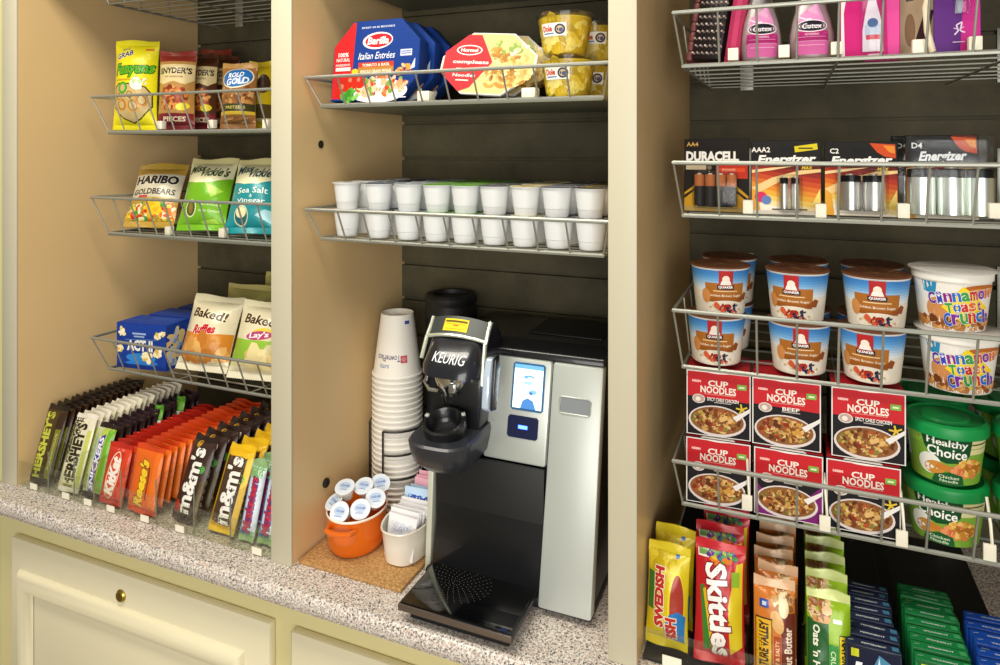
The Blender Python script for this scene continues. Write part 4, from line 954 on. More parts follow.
q3 = clone(q, 'white noodle meal tray farthest back beside the fruit tubs'); put(q3, XP(506, .195), .180, zb+.012, 4, 20, 5)
def fruit_tub(label):
    t = thing('fruit_tub', label, 'fruit tub', 'fruit tubs by the post')
    rb, rt, h = .029, .0395, .0545
    m = MB().lathe([(.001, .001), (rb, .001), (rb+.002, .004), (rt, h), (rt-.001, h+.001), (rt-.004, h-.004), (.001, h-.006)], 36, '#c99a16', cols=['#c2a01c', '#c9a820', '#d0b028', '#d6b838', '#d6b838', '#d0b028'])
    fn = cone_fn(rb+.002, rt, h)
    m.ink(Art().blobs(0, h*.5, .1, h*.40, 110, ['#dcbe34', '#c9a820', '#e4ce60', '#b8981c', '#d6b62a', '#e8d67c'], .010, 6), fn, .008)
    part('fruit', m, M['plastic'], t)
    lb = MB().ink(Art().R(-.018, h*.48, .020, h*.82, '#f0efe4').T('Dole', -.008, h*.68, .008, '#c8402a', w=.015, bold=.05).R(-.015, h*.53, .002, h*.57, '#5a8ac0').E(.011, h*.65, .0075, .0075, '#2a2f4a').E(.011, h*.65, .005, .005, '#c9b08a').E(.0125, h*.63, .003, .003, '#48507a'), fn, .006, base=.0014)
    part('paper_label', lb, M['matte'], t, 'white label')
    part('clear_shell', MB().lathe([(rb+.001, 0), (rb+.003, .003), (rt+.001, h), (rt+.0012, h+.003)], 40, caps=False), M['film'], t)
    part('clear_lid', MB().lathe([(rt+.0035, h+.001), (rt+.0042, h+.003), (rt+.0042, h+.007), (rt+.002, h+.0085), (rt-.002, h+.0085), (rt-.004, h+.0055), (.001, h+.0055)], 40, '#cfd2c4', caps=False), M['film'], t)
    return t
f = fruit_tub('yellow fruit tub stacked on top at the front, its clear lid showing')
fx, fy = XP(565, .105), .105
put(f, fx, fy, zb+.0630, -12); put(clone(f, 'yellow fruit tub at the bottom of the front stack'), fx+.004, fy+.002, zb, -12)
put(clone(f, 'yellow fruit tub at the bottom of the back stack beside the post'), XP(592, .20), .20, zb, 10); put(clone(f, 'yellow fruit tub on top of the back stack, half behind the post'), XP(595, .20), .20, zb+.0630, 10)
# ---------------------------------------------------------------- coffee pods
def pod(lid):
    t = thing('coffee_pod', 'x', 'coffee pod', 'white coffee pods in the wire basket')
    rb, rt, h = .0172, .0225, .0435
    part('pod_cup', MB().lathe([(.001, .0015), (rb-.003, .0015), (rb-.002, 0), (rb-.001, 0), (rb, .002), (rb+.0012, .012), (rb+.0017, .0125), (rt, h-.0012), (rt+.0018, h-.001), (rt+.002, h)], 28, '#dcdfe0', caps=False), M['plastic'], t)
    a = Art().E(0, 0, .0215, .0215, lid[0]).R(-.016, -.003, .016, .005, lid[1]).E(.006, -.010, .006, .004, lid[1]).ring(0, 0, .0205, .0205, .001, '#e8e8e4')
    part('pod_lid', MB().lathe([(rt+.0022, h), (rt+.0022, h+.0006), (rt+.001, h+.001), (.001, h+.001)], 28, lid[0], caps=False).ink(a, lambda x, y, o: (x, y, h+.001+o)), M['gloss'], t)
    return t
lids = [('#d6d8d8', '#8a8f98'), ('#4b515c', '#8aa0b8'), ('#9aa2ac', '#c8d0d8'), ('#5e9a2a', '#8fc04a'), ('#5e9a2a', '#8fc04a'), ('#55565a', '#8f8f90'), ('#cfc396', '#8a7a4a'), ('#5d6068', '#a8aab0'), ('#2d2d30', '#c9b03a')]
pxs = [348, 379, 409, 437, 466, 495, 525, 557.5, 591]
protos = [pod(l) for l in lids]; used = set()
rd = random.Random(4)
for i, px in enumerate(pxs):
    x0 = XP(px, .085)
    for r_ in range(4):
        for tier in (0, 1):
            if r_ == 3 and tier == 0 and False: continue
            pr = protos[i]
            o = pr if i not in used else clone(pr, 'x'); used.add(i)
            o['label'] = 'white coffee pod, %s row, %s from the tan side panel, %s tier' % (ORD[r_], NTH[i], ('lower', 'upper')[tier])
            jx, jy = rd.uniform(-.0012, .0012), rd.uniform(-.0012, .0012)
            if r_ and x0 < -.70: jx += .002
            put(o, max(x0+jx, P2R+.0285), .0855+r_*.0525+jy, ZM2+.0015+tier*.0451, rd.uniform(0, 360))
# ================================================================ RIGHT BAY
def rx(px, Y): return XP(px, Y)
# ---------------------------------------------------------------- hair accessories and bottles (top basket)
zt = ZR0+.001
def card(name, label, cat, group, w, h, col, art, d=.002, mat='gloss', body='backing_card'):
    t = thing(name, label, cat, group)
    m = MB().box(-w/2, w/2, 0, d, 0, h, .0006, col, seg=1)
    if art: m.ink(art, lambda x, y, o: (x, -o, y), clip=(-w/2+.001, .001, w/2-.001, h-.001))
    part(body, m, M[mat], t); return t
w, h = .060, .135
t = card('hairbrush_card', 'dark card of a studded hairbrush leaning at the tan panel end of the top basket', 'hair accessory', 'hair accessories in the top basket', w, h, '#6a3a3c', Art().R(-w*.5, 0, w*.5, h, '#5c3034').R(-w*.32, .006, w*.45, h, '#241a1c'))
m = MB(); m.box(-w*.30, w*.42, -.016, -.001, .006, h*.98, .005, '#1d1618'); part('brush_pad', m, M['plastic'], t)
m = MB()
for i in range(6):
    for j in range(12):
        m.lathe([(.0014, 0), (.0012, .006), (.0016, .0075), (.0004, .0085)], 6, '#b9a9a4' if (i+j) % 3 else '#e6d2c8', mat=Matrix.Translation((-w*.22+i*w*.112+(j % 2)*.003, -.0155, .014+j*.0102)) @ Matrix.Rotation(PI/2, 4, 'X'))
part('bristles', m, M['plastic'], t)
m = MB(); 
for j in range(9): m.lathe([(.004, 0), (.0052, .003), (.0052, .010), (.004, .013)], 10, '#7a4444', mat=Matrix.Translation((-w*.40, -.004, .006+j*.0142)))
part('beaded_edge', m, M['plastic'], t)
put(t, rx(706, .125), .125, zt, -14, 8, 6)
w, h = .020, .14
t = card('pink_comb', 'slim crimson pink comb case leaning beside the hairbrush card', 'hair accessory', 'hair accessories in the top basket', w, h, '#a82a56', Art().R(-w*.5, 0, w*.5, h, '#a3264f').R(-w*.2, 0, w*.15, h, '#bd3a66').R(-w*.5, h*.8, w*.5, h, '#7a1e3c'), .014, body='comb_case')
put(t, rx(731, .105), .106, zt, -8, 6, 7)
def bottle(label):
    t = thing('remover_bottle', label, 'bottle', 'pink liquid bottles in the top basket')
    pr = [(.001, .001), (.0235, .001), (.0265, .004), (.0280, .018), (.0272, .034), (.0240, .052), (.0190, .070), (.0150, .084), (.0125, .098), (.0118, .110)]
    k = .62
    part('liquid', MB().lathe([(r*.93, z+.001) for r, z in pr[:6]]+[(.0165, .072), (.001, .073)], 40, '#dccfd2', sx=1, sy=k), M['plastic'], t)
    part('bottle_shell', MB().lathe(pr, 44, '#d8cfd2', sx=1, sy=k, caps=False), M['frost'], t)
    part('cap', MB().lathe([(.0125, .110), (.0135, .111), (.0135, .130), (.012, .132), (.001, .132)], 28, '#f4efe8', sx=1, sy=.9), M['plastic'], t)
    def fn(x, y, o):
        zs = [p[1] for p in pr]; r = np.interp(y, zs, [p[0] for p in pr])+o; a = x/.027
        return (r*math.sin(a), -r*k*math.cos(a), y)
    a = Art().R(-.020, .006, .020, .037, '#cf62a0').R(-.021, .024, .021, .0365, '#a8246c').P([(-.018, .058), (.010, .076), (.016, .056), (.019, .040), (-.019, .040)], '#d68abc').P([(-.008, .064), (.008, .074), (.010, .056)], '#e0a8cc')
    a.E(0, .0435, .0205, .0082, '#f4dce8').E(0, .0435, .0190, .0070, '#191522').T('Cutex', 0, .0435, .0068, '#f2eef4', w=.024, bold=.01, shear=.1).T('NOURISHING', 0, .0325, .0028, '#f4c8e0', w=.016).R(-.017, .0288, .017, .0294, '#e8a0c8').R(-.017, .0235, .017, .0241, '#e8a8cc').R(-.015, .018, .015, .0186, '#f0c0da').L([(-.018, .056), (-.008, .0525), (.0, .0525)], .0014, '#f6e4ee')
    part('bottle_label', MB().ink(a, fn, .005, base=.0006), M['gloss'], t, 'pink label with a dark oval')
    return t
M['frost'] = clearmat('frosted_bottle', '#eadfe2', .16, .35)
b = bottle('pink liquid bottle next to the crimson comb case'); b.scale = (1, 1, 1); put(b, rx(761, .115), .115, zt, 8)
b2 = clone(b, 'pink liquid bottle next to the pink blister pack'); put(b2, rx(811, .115), .115, zt, 2)
def blister(label, w, h, col, dark, kind):
    a = Art().R(-w/2, 0, w/2, h, '#e9dfe0')
    if kind == 0:
        a.P([(-w*.42, h*.02), (w*.5, h*.02), (w*.5, h), (-w*.22, h), (-w*.36, h*.8), (-w*.44, h*.5)], col).P([(w*.30, h*.02), (w*.5, h*.02), (w*.5, h), (w*.26, h)], '#d84a96')
        a.P([(-w*.12, h*.07), (w*.22, h*.07), (w*.22, h*.30), (w*.17, h*.46), (w*.09, h*.66), (w*.08, h*.72), (-w*.0, h*.72), (-w*.01, h*.66), (-w*.08, h*.46), (-w*.12, h*.30)], '#efdfe6').P([(-w*.08, h*.22), (w*.18, h*.22), (w*.18, h*.36), (-w*.08, h*.36)], '#c8d0e0').E(w*.05, h*.38, w*.09, h*.05, '#4a6a9c').R(-w*.06, h*.20, w*.17, h*.25, '#d83a4a').R(-w*.03, h*.03, w*.16, h*.045, '#f2c8d8')
    else:
        a.R(-w/2, 0, w/2, h, col).P([(w*.05, 0), (w/2, 0), (w/2, h), (w*.2, h)], '#c02a86').P([(-w*.05, h*.42), (w*.10, h*.42), (w*.22, h*.92), (w*.04, h*.92)], '#9a98a6').R(w*.06, h*.80, w*.18, h*.92, '#e8e4e8').R(w*.09, h*.82, w*.12, h*.86, '#2a2430').R(w*.13, h*.86, w*.16, h*.9, '#2a2430').L([(-w*.06, h*.20), (w*.02, h*.24), (-w*.02, h*.30), (w*.10, h*.33), (w*.06, h*.24), (w*.16, h*.22)], .0016, '#dccbe0').L([(-w*.08, h*.27), (w*.04, h*.25), (w*.14, h*.28)], .0012, '#c9b4d0').R(-w*.1, h*.12, w*.16, h*.13, '#c9b4d0')
    t = card('blister_pack', label, 'blister pack', 'hair accessories in the top basket', w, h, col, a)
    x0, x1, z0, z1 = (-w*.16, w*.26, h*.05, h*.76) if kind == 0 else (-w*.1, w*.26, h*.40, h*.95)
    part('clear_blister', MB().box(x0, x1, -.010, -.0006, z0, z1, .004), M['film'], t)
    return t
p1 = blister('hot pink blister pack printed with a little bottle', .068, .120, '#c41c72', 0, 0); put(p1, rx(870, .115), .118, zt, -3, 2)
p2 = card('pink_card', 'plain bright pink card pack behind the bottle blister pack', 'card pack', 'hair accessories in the top basket', .062, .120, '#d23f90', Art().R(-.031, 0, .031, .12, '#d23f90').R(.016, 0, .022, .12, '#e070b0'), .01); put(p2, rx(891, .15), .150, zt, -3, 2)
w, h = .042, .120
a = Art().R(-w/2, 0, w/2, h, '#b9a184').T('HAIR', w*.1, h*.73, h*.055, '#2a201c', w=w*.6, bold=.04, rot=.15).T('ELASTICS', w*.1, h*.66, h*.05, '#2a201c', w=w*.8, bold=.04, rot=.15).P([(w*.05, 0), (w*.3, h*.28), (w*.42, h*.5), (w*.2, h*.52), (-w*.05, h*.2)], '#3a1a20').E(-w*.2, h*.3, w*.14, h*.18, '#8a6a50')
p3 = card('elastics_card', 'tan card of hair elastics between the pink and purple packs', 'card pack', 'hair accessories in the top basket', w, h, '#b9a184', a, .012); put(p3, rx(918, .135), .137, zt, -4, 3)
m = MB().tube([(0, 0, .004), (-.006, 0, .03), (-.008, 0, .06), (-.002, 0, .09), (.006, 0, .118)], .0038, 10, '#e9dcc0')
hb = thing('cream_headband', 'cream curved headband standing beside the purple blister pack', 'hair accessory', 'hair accessories in the top basket'); part('band', m, M['plastic'], hb); put(hb, rx(933, .118), .118, zt, 0)
p4 = blister('purple and magenta blister pack with a silver tube', .050, .120, '#5a2a7a', 0, 1); put(p4, rx(958, .115), .118, zt, 2, 2)

# ---------------------------------------------------------------- carded batteries
zb = ZR1+.001
def flame(a, w, h, cols):
    n = 10; ramp = ['#f0e6d4', '#f2dca0', '#f0c860', '#e8a838', '#e08a28', '#d46a20', '#c24a1c', '#ac3218', '#8c2416', '#5c1a12']
    for k, c in enumerate(ramp):
        y = h*(.02+.066*k)
        a.P([(-w/2, y+h*.10), (-w*.15, y+h*.03), (w*.2, y-h*.02), (w/2, y-h*.06 if k else 0), (w/2, h*.70), (-w/2, h*.70)] if k else [(-w/2, 0), (w/2, 0), (w/2, h*.7), (-w/2, h*.7)], c)
    a.P([(-w/2, h*.36), (-w*.2, h*.50), (w*.2, h*.60), (w/2, h*.62), (w/2, h*.58), (w*.2, h*.545), (-w*.1, h*.44), (-w/2, h*.24)], '#ecc888').P([(-w/2, h*.56), (-w*.2, h*.60), (w*.1, h*.655), (-w*.2, h*.635), (-w/2, h*.60)], '#f0d29a')
    a.P([(-w/2, 0), (-w*.36, 0), (-w*.40, h*.3), (-w/2, h*.36)], '#e0a030').P([(w*.36, h*.14), (w*.48, h*.36), (w*.48, h*.16)], '#f4d878')
    a.R(-w/2, h*.66, w/2, h, '#120f0c')
def batt(mb_cols, r, l, z0, x, y):
    return MB().lathe([(.0005, z0), (r*.94, z0), (r, z0+.0008), (r, z0+l*.06), (r, z0+l*.62 if mb_cols[0] == 'dur' else z0+l*.80), (r, z0+l*.97), (r*.93, z0+l*.985), (r*.42, z0+l*.985), (r*.40, z0+l*1.03), (.0005, z0+l*1.03)], 24, cx=x, cy=y, cols=mb_cols[1])
DUR = ('dur', ['#8a8a88', '#2a2624', '#2a2624', '#2c2826', '#b56a3a', '#b87040', '#b87040', '#c9c4b8', '#c9c4b8'])
ENE = ('ene', ['#8a8a88', '#b9b7b0', '#b9b7b0', '#bdbbb4', '#1c1c1e', '#3a3a3c', '#8a8a88', '#c9c4b8', '#c9c4b8'])
ENL = ('enl', ['#8a8a88', '#d8dcd2', '#e2e4da', '#dfe6dc', '#15171a', '#26282a', '#8a8a88', '#c9c4b8', '#c9c4b8'])
def battery_pack(label, w, h, art, bats, blister, tab=True):
    t = thing('battery_pack', label, 'battery pack', 'carded batteries in the wire basket')
    m = MB().box(-w/2, w/2, 0, .0012, 0, h, .0005, '#17130f', seg=1).ink(art, lambda x, y, o: (x, -o, y), clip=(-w/2+.0008, .0008, w/2-.0008, h-.0008))
    part('backing_card', m, M['gloss'], t)
    for cols, r, l, x, z0 in bats: part('battery', batt(cols, r, l, z0, x, -r-.0025), M['metalink'] if cols[0] != 'dur' else M['gloss'], t)
    x0, x1, z0, z1, d = blister
    part('clear_blister', MB().box(x0, x1, -d, -.0012, z0, z1, .005), M['film'], t)
    return t
w, h = .088, .103
a = Art().R(-w/2, 0, w/2, h, '#1a140f').P([(-w/2, h*.06), (w/2, h*.06), (w/2, h*.22), (w*.3, h*.37), (w*.1, h*.42), (-w*.12, h*.42), (-w*.32, h*.37), (-w/2, h*.25)], '#c9961e').P([(-w/2, h*.22), (-w*.3, h*.34), (-w*.3, h*.31), (-w/2, h*.17)], '#2a1c10').P([(w/2, h*.18), (w*.28, h*.33), (w*.28, h*.29), (w/2, h*.14)], '#2a1c10').R(-w/2, 0, w/2, h*.07, '#b79a58').R(-w*.28, h*.07, w*.26, h*.46, '#1c1612')
a.T('AA4', -w*.37, h*.925, h*.055, '#c9a050', w=w*.18, bold=.02).T('DURACELL', -w*.06, h*.76, h*.12, '#f0ece6', w=w*.80, bold=.05).T('COPPERTOP', -w*.28, h*.675, h*.035, '#c9b088', w=w*.34, bold=.02).R(-w*.47, h*.575, -w*.15, h*.635, '#bfae90').E(-w*.10, h*.605, w*.035, h*.03, '#7a6a58')
a.P([(w*.0, h*.52), (w*.08, h*.46), (w*.48, h*.46), (w*.48, h*.66), (w*.06, h*.66), (w*.0, h*.62)], '#b8321c').R(w*.05, h*.55, w*.44, h*.60, '#d84a24').T('POWER', w*.2, h*.575, h*.035, '#f0b8a0', w=w*.2)
t = battery_pack('black and copper battery card beside the tan side panel, first in its basket', w, h, a, [(DUR, .0068, .044, -.021+i*.0145, .009) for i in range(4)], (-.03, .031, .005, .058, .018)); put(t, rx(714, .122)+.002, .124, zb, -3, 3)
def energizer(label, w, h, size, bats, bl, flip=False, clear=False):
    a = Art(); flame(a, w, h, ('#a8321a' if not clear else '#2a1d18', '#d88a20'))
    a.E(w*.02 if not clear else 0, h*.88, w*.13, h*.035, '#0c0a09').P([(w*.12, h*.98), (w*.46, h*.96), (w*.47, h*.78), (w*.32, h*.80), (w*.22, h*.86)], '#c84a1c' if not flip else '#17130f').P([(w*.30, h*.95), (w*.45, h*.94), (w*.46, h*.84), (w*.38, h*.86)], '#e08a30' if not flip else '#17130f')
    if flip: a.P([(w*.12, h*.92), (w*.44, h*.96), (w*.45, h*.88), (w*.13, h*.84)], '#d8c41c').R(w*.18, h*.885, w*.38, h*.905, '#4a4010')
    a.T(size, -w*.36 if not clear else -w*.34, h*.875, h*.065, '#f2eee6', bold=.02)
    a.T('Energizer', w*.01, h*.735, h*.135, '#f6f4f0', w=w*.80 if not clear else w*.62, shear=.25, bold=.04, outline='#0f0c0a', rot=.02).T('MAX', w*.3, h*.635, h*.04, '#e0c030', w=w*.14, shear=.2, bold=.03)
    if flip: a.E(-w*.36, h*.24, w*.09, h*.07, '#d02a5a').E(-w*.28, h*.20, w*.07, h*.06, '#5a7ab8').R(-w*.5, 0, w*.5, h*.06, '#d8d2c4').R(-w*.2, h*.07, w*.3, h*.085, '#3a2a20')
    return battery_pack(label, w, h, a, bats, bl)
w, h = .088, .101
t = energizer('flame printed battery card of two thin AAA cells', w, h, 'AAA2', [(ENE, .0052, .043, x, .008) for x in (-.003, .011)], (-.012, .020, .004, .055, .014), True); put(t, rx(786, .122), .124, zb-.001, 5, 3)
w, h = .086, .098
t = energizer('flame printed battery card of two fat C cells', w, h, 'C2', [(ENE, .0125, .046, x, .008) for x in (-.013, .0135)], (-.030, .030, .004, .062, .028)); put(t, rx(861, .127), .130, zb, -1, 3)
w, h = .080, .106
t = energizer('tall clear battery pack of big silver D cells at the frame end', w, h, 'D4', [(ENL, .0155, .058, x, .006) for x in (-.026, .0055, .037-.008+.006)], (-.044, .052, .003, .104, .034), clear=True); put(t, rx(943, .125), .130, zb, 2, 2)
t2 = clone(t, 'second clear D cell pack half hidden behind the tall front one'); put(t2, rx(926, .18), .185, zb, 2, 2)

# ---------------------------------------------------------------- oatmeal and cereal cups
def oat(label):
    t = thing('oatmeal_cup', label, 'oatmeal cup', 'oatmeal cups in the wire basket')
    rb, rt, h = .0315, .0385, .0655; fn = cone_fn(rb, rt, h)
    part('paper_cup_wall', MB().lathe([(rb-.003, 0), (rb-.001, .0005), (rb, .002), (rt, h-.002), (rt+.001, h-.001), (rt+.0014, h), (.001, h)], 44, cols=['#e6e0d2', '#e6e0d2', '#dfe4e8', '#e8e8e4', '#e8e8e4', '#cfc9bc']), M['gloss'], t)
    a = Art()
    for k in range(8): a.R(-.075, h*(.52+.055*k), .075, h*(.52+.055*(k+1))+.0002, ['#dbe0e2', '#c6d6e4', '#aac8e2', '#8db8de', '#70a6d8', '#5896d0', '#4888c8', '#3f7fc2'][k])
    a.R(-.075, h*.03, .075, h*.52, '#e0d8c6').R(-.0285, h*.38, .024, h*.70, '#a8692a').R(-.0285, h*.30, .024, h*.40, '#99581f').T('Golden Brown Sugar', -.002, h*.435, h*.06, '#f4e8d4', w=.044, bold=.01).R(-.018, h*.525, .014, h*.545, '#e8cc9c').P([(.014, h*.34), (.030, h*.33), (.033, h*.46), (.027, h*.50), (.022, h*.42)], '#8a4a24').E(-.028, h*.42, .006, .010, '#c9884a')
    a.E(-.0005, h*.17, .028, h*.17, '#e9e0d0').blobs(0, h*.16, .023, h*.11, 50, ['#d8c4a0', '#e8dcc4', '#c9ac80', '#f0e8d8'], .0026, 4).blobs(-.006, h*.22, .010, h*.10, 16, ['#c8432a', '#d8603a', '#a82c1c'], .004, 2).blobs(.009, h*.17, .009, h*.08, 12, ['#2a2a4a', '#3a3058', '#1f2038'], .0028, 3).blobs(.013, h*.12, .005, h*.04, 4, ['#d86a48'], .003, 6)
    a.R(-.0105, h*.62, .0065, h*.99, '#b02a2c').R(-.0125, h*.575, .0085, h*.665, '#20243e').T('QUAKER', -.002, h*.62, h*.055, '#f2eee8', w=.018, bold=.04).E(-.002, h*.79, .0045, h*.075, '#eee2d2').P([(-.009, h*.67), (.005, h*.67), (.003, h*.76), (-.007, h*.76)], '#eee8e0')
    part('printed_sleeve', MB().ink(a, fn, .006, clip=(-.075, h*.02, .075, h*.965)), M['gloss'], t, 'printed sleeve with a red badge')
    la = Art().E(0, 0, .037, .037, '#5e3a26').blobs(0, 0, .034, .034, 40, ['#4d2c1a', '#7a5032', '#5a3420', '#8a6040'], .004, 9)
    part('peel_lid', MB().lathe([(rt+.001, h), (rt+.0022, h+.0006), (rt+.0022, h+.0018), (rt+.001, h+.0024), (.001, h+.0024)], 44, '#6a4028', caps=False).ink(la, lambda x, y, o: (x, y, h+.0024+o)), M['gloss'], t, 'brown peel-off lid')
    return t
o0 = oat('x'); used = False; zq = ZR2+.0005; hq = .0682
cols_px = ((720, 716, -6), (797, 799, 0), (876, 872, 4)); 
for i, (pu, pl, rz) in enumerate(cols_px):
    for r_ in range(2):
        for tier, px in ((0, pl), (1, pu)):
            o = o0 if not used else clone(o0, 'x'); used = True
            o['label'] = 'oatmeal cup, %s column from the tan side panel, %s tier, %s row' % (NTH[i], ('lower', 'upper')[tier], ORD[r_])
            x = rx(px, .13)+(.006 if (r_ and i == 0) else .003*r_)
            put(o, x, .130+r_*.0825+.001*tier, zq+tier*hq, -rz*2+(8 if tier else -6)*(1 if i != 1 else -1))
def cereal(label):
    t = thing('cereal_cup', label, 'cereal cup', 'cereal cups in the wire basket')
    rb, rt, h = .0345, .0425, .071; fn = cone_fn(rb, rt, h, -.12)
    part('cup_wall', MB().lathe([(rb-.003, 0), (rb, .0006), (rb+.0008, .003), (rt-.001, h-.010), (rt+.001, h-.0095), (rt+.0015, h-.001), (rt+.001, h), (.001, h-.001)], 44, '#e9e6de'), M['plastic'], t)
    a = Art().R(-.08, h*.04, .08, h*.84, '#e6e3dc').P([(-.042, h*.84), (-.024, h*.84), (-.026, h*.62), (-.040, h*.66)], '#2a8ab8').E(-.024, h*.36, .014, h*.22, '#c98a54').R(-.08, h*.04, .08, h*.22, '#a8683a').blobs(0, h*.15, .055, h*.13, 60, ['#b5783f', '#8a4f28', '#d8a468', '#c08848', '#6d3c1e'], .005, 6).E(.026, h*.74, .026, h*.09, '#b5662a').E(.03, h*.72, .022, h*.05, '#e0a868')
    a.P([(.002, h*.80), (.034, h*.42), (.008, h*.10), (-.020, h*.42)], '#f0d422')
    def multi(txt, cx, cy, hh, w, rot, cs):
        n = len(txt); 
        for i, ch in enumerate(txt):
            u = (i+.5)/n-.5
            a.T(ch, cx+u*w*math.cos(rot), cy+u*w*math.sin(rot), hh*(1.2 if (i == 0 or ch in 'ih') else .9), cs[i % len(cs)], w=w/n*(.86 if ch not in 'it' else .42), rot=rot, bold=.035, outline='#f6f4ee', ow=.02)
    multi('Cinnamon', .000, h*.62, h*.155, .070, .15, ['#5a2a9a', '#3a4ab8', '#8a2a8a', '#2a6ac0', '#3a9a4a', '#c0302a', '#7a3aa0', '#d0682a'])
    multi('Toast', .004, h*.44, h*.145, .040, .15, ['#3a9a3a', '#2a6ac0', '#c8302a', '#d86a1c', '#7a2a9a'])
    multi('Crunch', .008, h*.26, h*.18, .052, .15, ['#2a5ac0', '#7a2a9a', '#3a9a4a', '#c8302a', '#2a6ac0', '#5a2a9a'])
    part('printed_sleeve', MB().ink(a, fn, .006, clip=(-.08, h*.03, .08, h*.85)), M['gloss'], t, 'white sleeve with rainbow letters')
    part('clear_dome_lid', MB().lathe([(rt+.001, h), (rt+.005, h+.0006), (rt+.0054, h+.002), (rt+.002, h+.003), (rt-.002, h+.0035), (.001, h+.0038)], 44, '#c9c6c2', caps=False), M['plastic'], t, 'grey white lid')
    return t
c0 = cereal('cereal cup with rainbow letters, upper one of the front pair'); cxx = rx(952, .133)
put(c0, cxx, .134, zq+.0745, 10); put(clone(c0, 'cereal cup with rainbow letters, lower one of the front pair'), cxx+.0065, .134, zq, 6)
for k, (px, dy, tr_, lb) in enumerate(((1040, 0, 1, 'cereal cup at the frame edge, upper'), (1043, 0, 0, 'cereal cup at the frame edge, lower'))):
    put(clone(c0, lb), cxx+.0975+.003*(k == 1), .136, zq+tr_*.0745, 0)

# ---------------------------------------------------------------- noodle boxes
def noodle(label, flavour, low, seed):
    w, h, d = .0845, .0895, .080
    a = Art().R(-w/2, 0, w/2, h, '#e8e4e0').R(-w*.475, h*.02, w*.475, h*.975, '#1b191c')
    if low: a.P([(-w*.475, h*.02), (w*.475, h*.02), (w*.475, h*.56), (w*.2, h*.3), (-w*.3, h*.3), (-w*.475, h*.5)], low)
    a.P([(-w*.475, h*.60), (w*.475, h*.57), (w*.475, h*.975), (-w*.475, h*.975)], '#c3242c').E(0, h*1.0, w*.22, h*.035, '#eee8e2')
    a.T('CUP', 0, h*.815, h*.085, '#f0e6da', w=w*.30, bold=.03).T('NOODLES', 0, h*.715, h*.10, '#f0e6da', w=w*.54, bold=.03).R(-w*.27, h*.768, w*.27, h*.772, '#c3242c').R(-w*.22, h*.645, w*.26, h*.652, '#e8a8a0')
    a.R(-w*.41, h*.81, -w*.26, h*.855, '#d84a48').T('NISSIN', -w*.335, h*.832, h*.03, '#f4e4dc', w=w*.13, bold=.03).R(w*.29, h*.76, w*.43, h*.84, '#7ab04a').R(w*.32, h*.785, w*.40, h*.81, '#e0ecc8')
    a.E(-w*.30, h*.565, w*.10, h*.07, '#d8d4d0').E(-w*.30, h*.565, w*.085, h*.058, '#b9a094').E(-w*.31, h*.56, w*.04, h*.035, '#e8e0d8').T(flavour, w*.07, h*.575, h*.05, '#f0ece8', w=w*(.48 if len(flavour) > 6 else .24), bold=.02).R(-w*.06, h*.525, w*.2, h*.538, '#b8b0a8')
    if len(flavour) > 10:
        for k in range(5): a.L([(w*.36, h*.47), (w*.36+w*.09*math.cos(k*1.26+.5), h*.47+h*.08*math.sin(k*1.26+.5))], .0022, '#d8b83a')
    a.E(-w*.02, h*.25, w*.44, h*.235, '#d9cfcd').E(-w*.02, h*.26, w*.41, h*.205, '#8a5a30')
    a.noodles(-w*.02, h*.26, w*.36, h*.18, 40, ['#c9a060', '#a87840', '#dcb878', '#7d5228'], .0016, seed).blobs(-w*.03, h*.26, w*.36, h*.17, 90, ['#a06a30', '#7a3c1c', '#c89a58', '#b0522c', '#7a7a34', '#d8b880', '#5d3016', '#b89a48', '#8a2c1c'], .0032, seed).blobs(w*.16, h*.30, w*.16, h*.10, 26, ['#c89444', '#9a6a30', '#d8b070', '#7a4a20'], .0034, seed+1)
    a.P([(w*.22, h*.34), (w*.42, h*.46), (w*.475, h*.50), (w*.475, h*.44), (w*.40, h*.38), (w*.28, h*.28)], '#e4e0de')
    s = Art().R(0, 0, d, h, '#1b191c').R(0, h*.58, d, h, '#c3242c').T('CUP NOODLES', d/2, h*.75, h*.09, '#f0e6da', w=d*.7, bold=.03).R(d*.1, h*.1, d*.9, h*.5, '#c9c4bc').R(d*.15, h*.15, d*.85, h*.17, '#3a3638').R(d*.15, h*.25, d*.85, h*.27, '#3a3638').R(d*.15, h*.35, d*.85, h*.37, '#3a3638')
    tp = Art().R(-w/2, 0, w/2, d, '#b8222a').E(0, 0, w*.26, d*.12, '#e8e0d8').R(-w/2, d*.48, w/2, d*.50, '#8a181e')
    t = boxed('noodle_box', label, 'noodle box', 'noodle boxes in the low basket', w, d, h, '#1b191c', a, sideart=s, topart=tp)
    part('top_flap', MB().prism([(-w*.26, 0), (w*.26, 0), (w*.22, .006), (w*.1, .0095), (-w*.1, .0095), (-w*.22, .006)], 'z', h+.0002, h+.0012, '#ddd6d0', r=.0003), M['gloss'], t, 'pale die-cut thumb tab')
    return t
zn = ZR3+.0012
prot = {}
spec = [(715, 0, 'SPICY CHILE CHICKEN', None, 'spicy chicken noodle box, upper, beside the tan side panel', 3, -6, 71), (786, 0, 'BEEF', None, 'beef noodle box, upper, between the two spicy chicken boxes', 1, -3, 72), (868, 0, 'SPICY CHILE CHICKEN', None, 'spicy chicken noodle box, upper, beside the green soup cups', 1, -2, 71),
        (715, 1, 'BEEF', None, 'beef noodle box, lower, beside the tan side panel', 2, -4, 72), (788, 1, 'SHRIMP', '#7a1f72', 'shrimp noodle box with purple lower corners', -1, -3, 73), (863, 1, 'SPICY CHILE CHICKEN', None, 'spicy chicken noodle box, lower, beside the green soup cups', 0, -2, 71)]
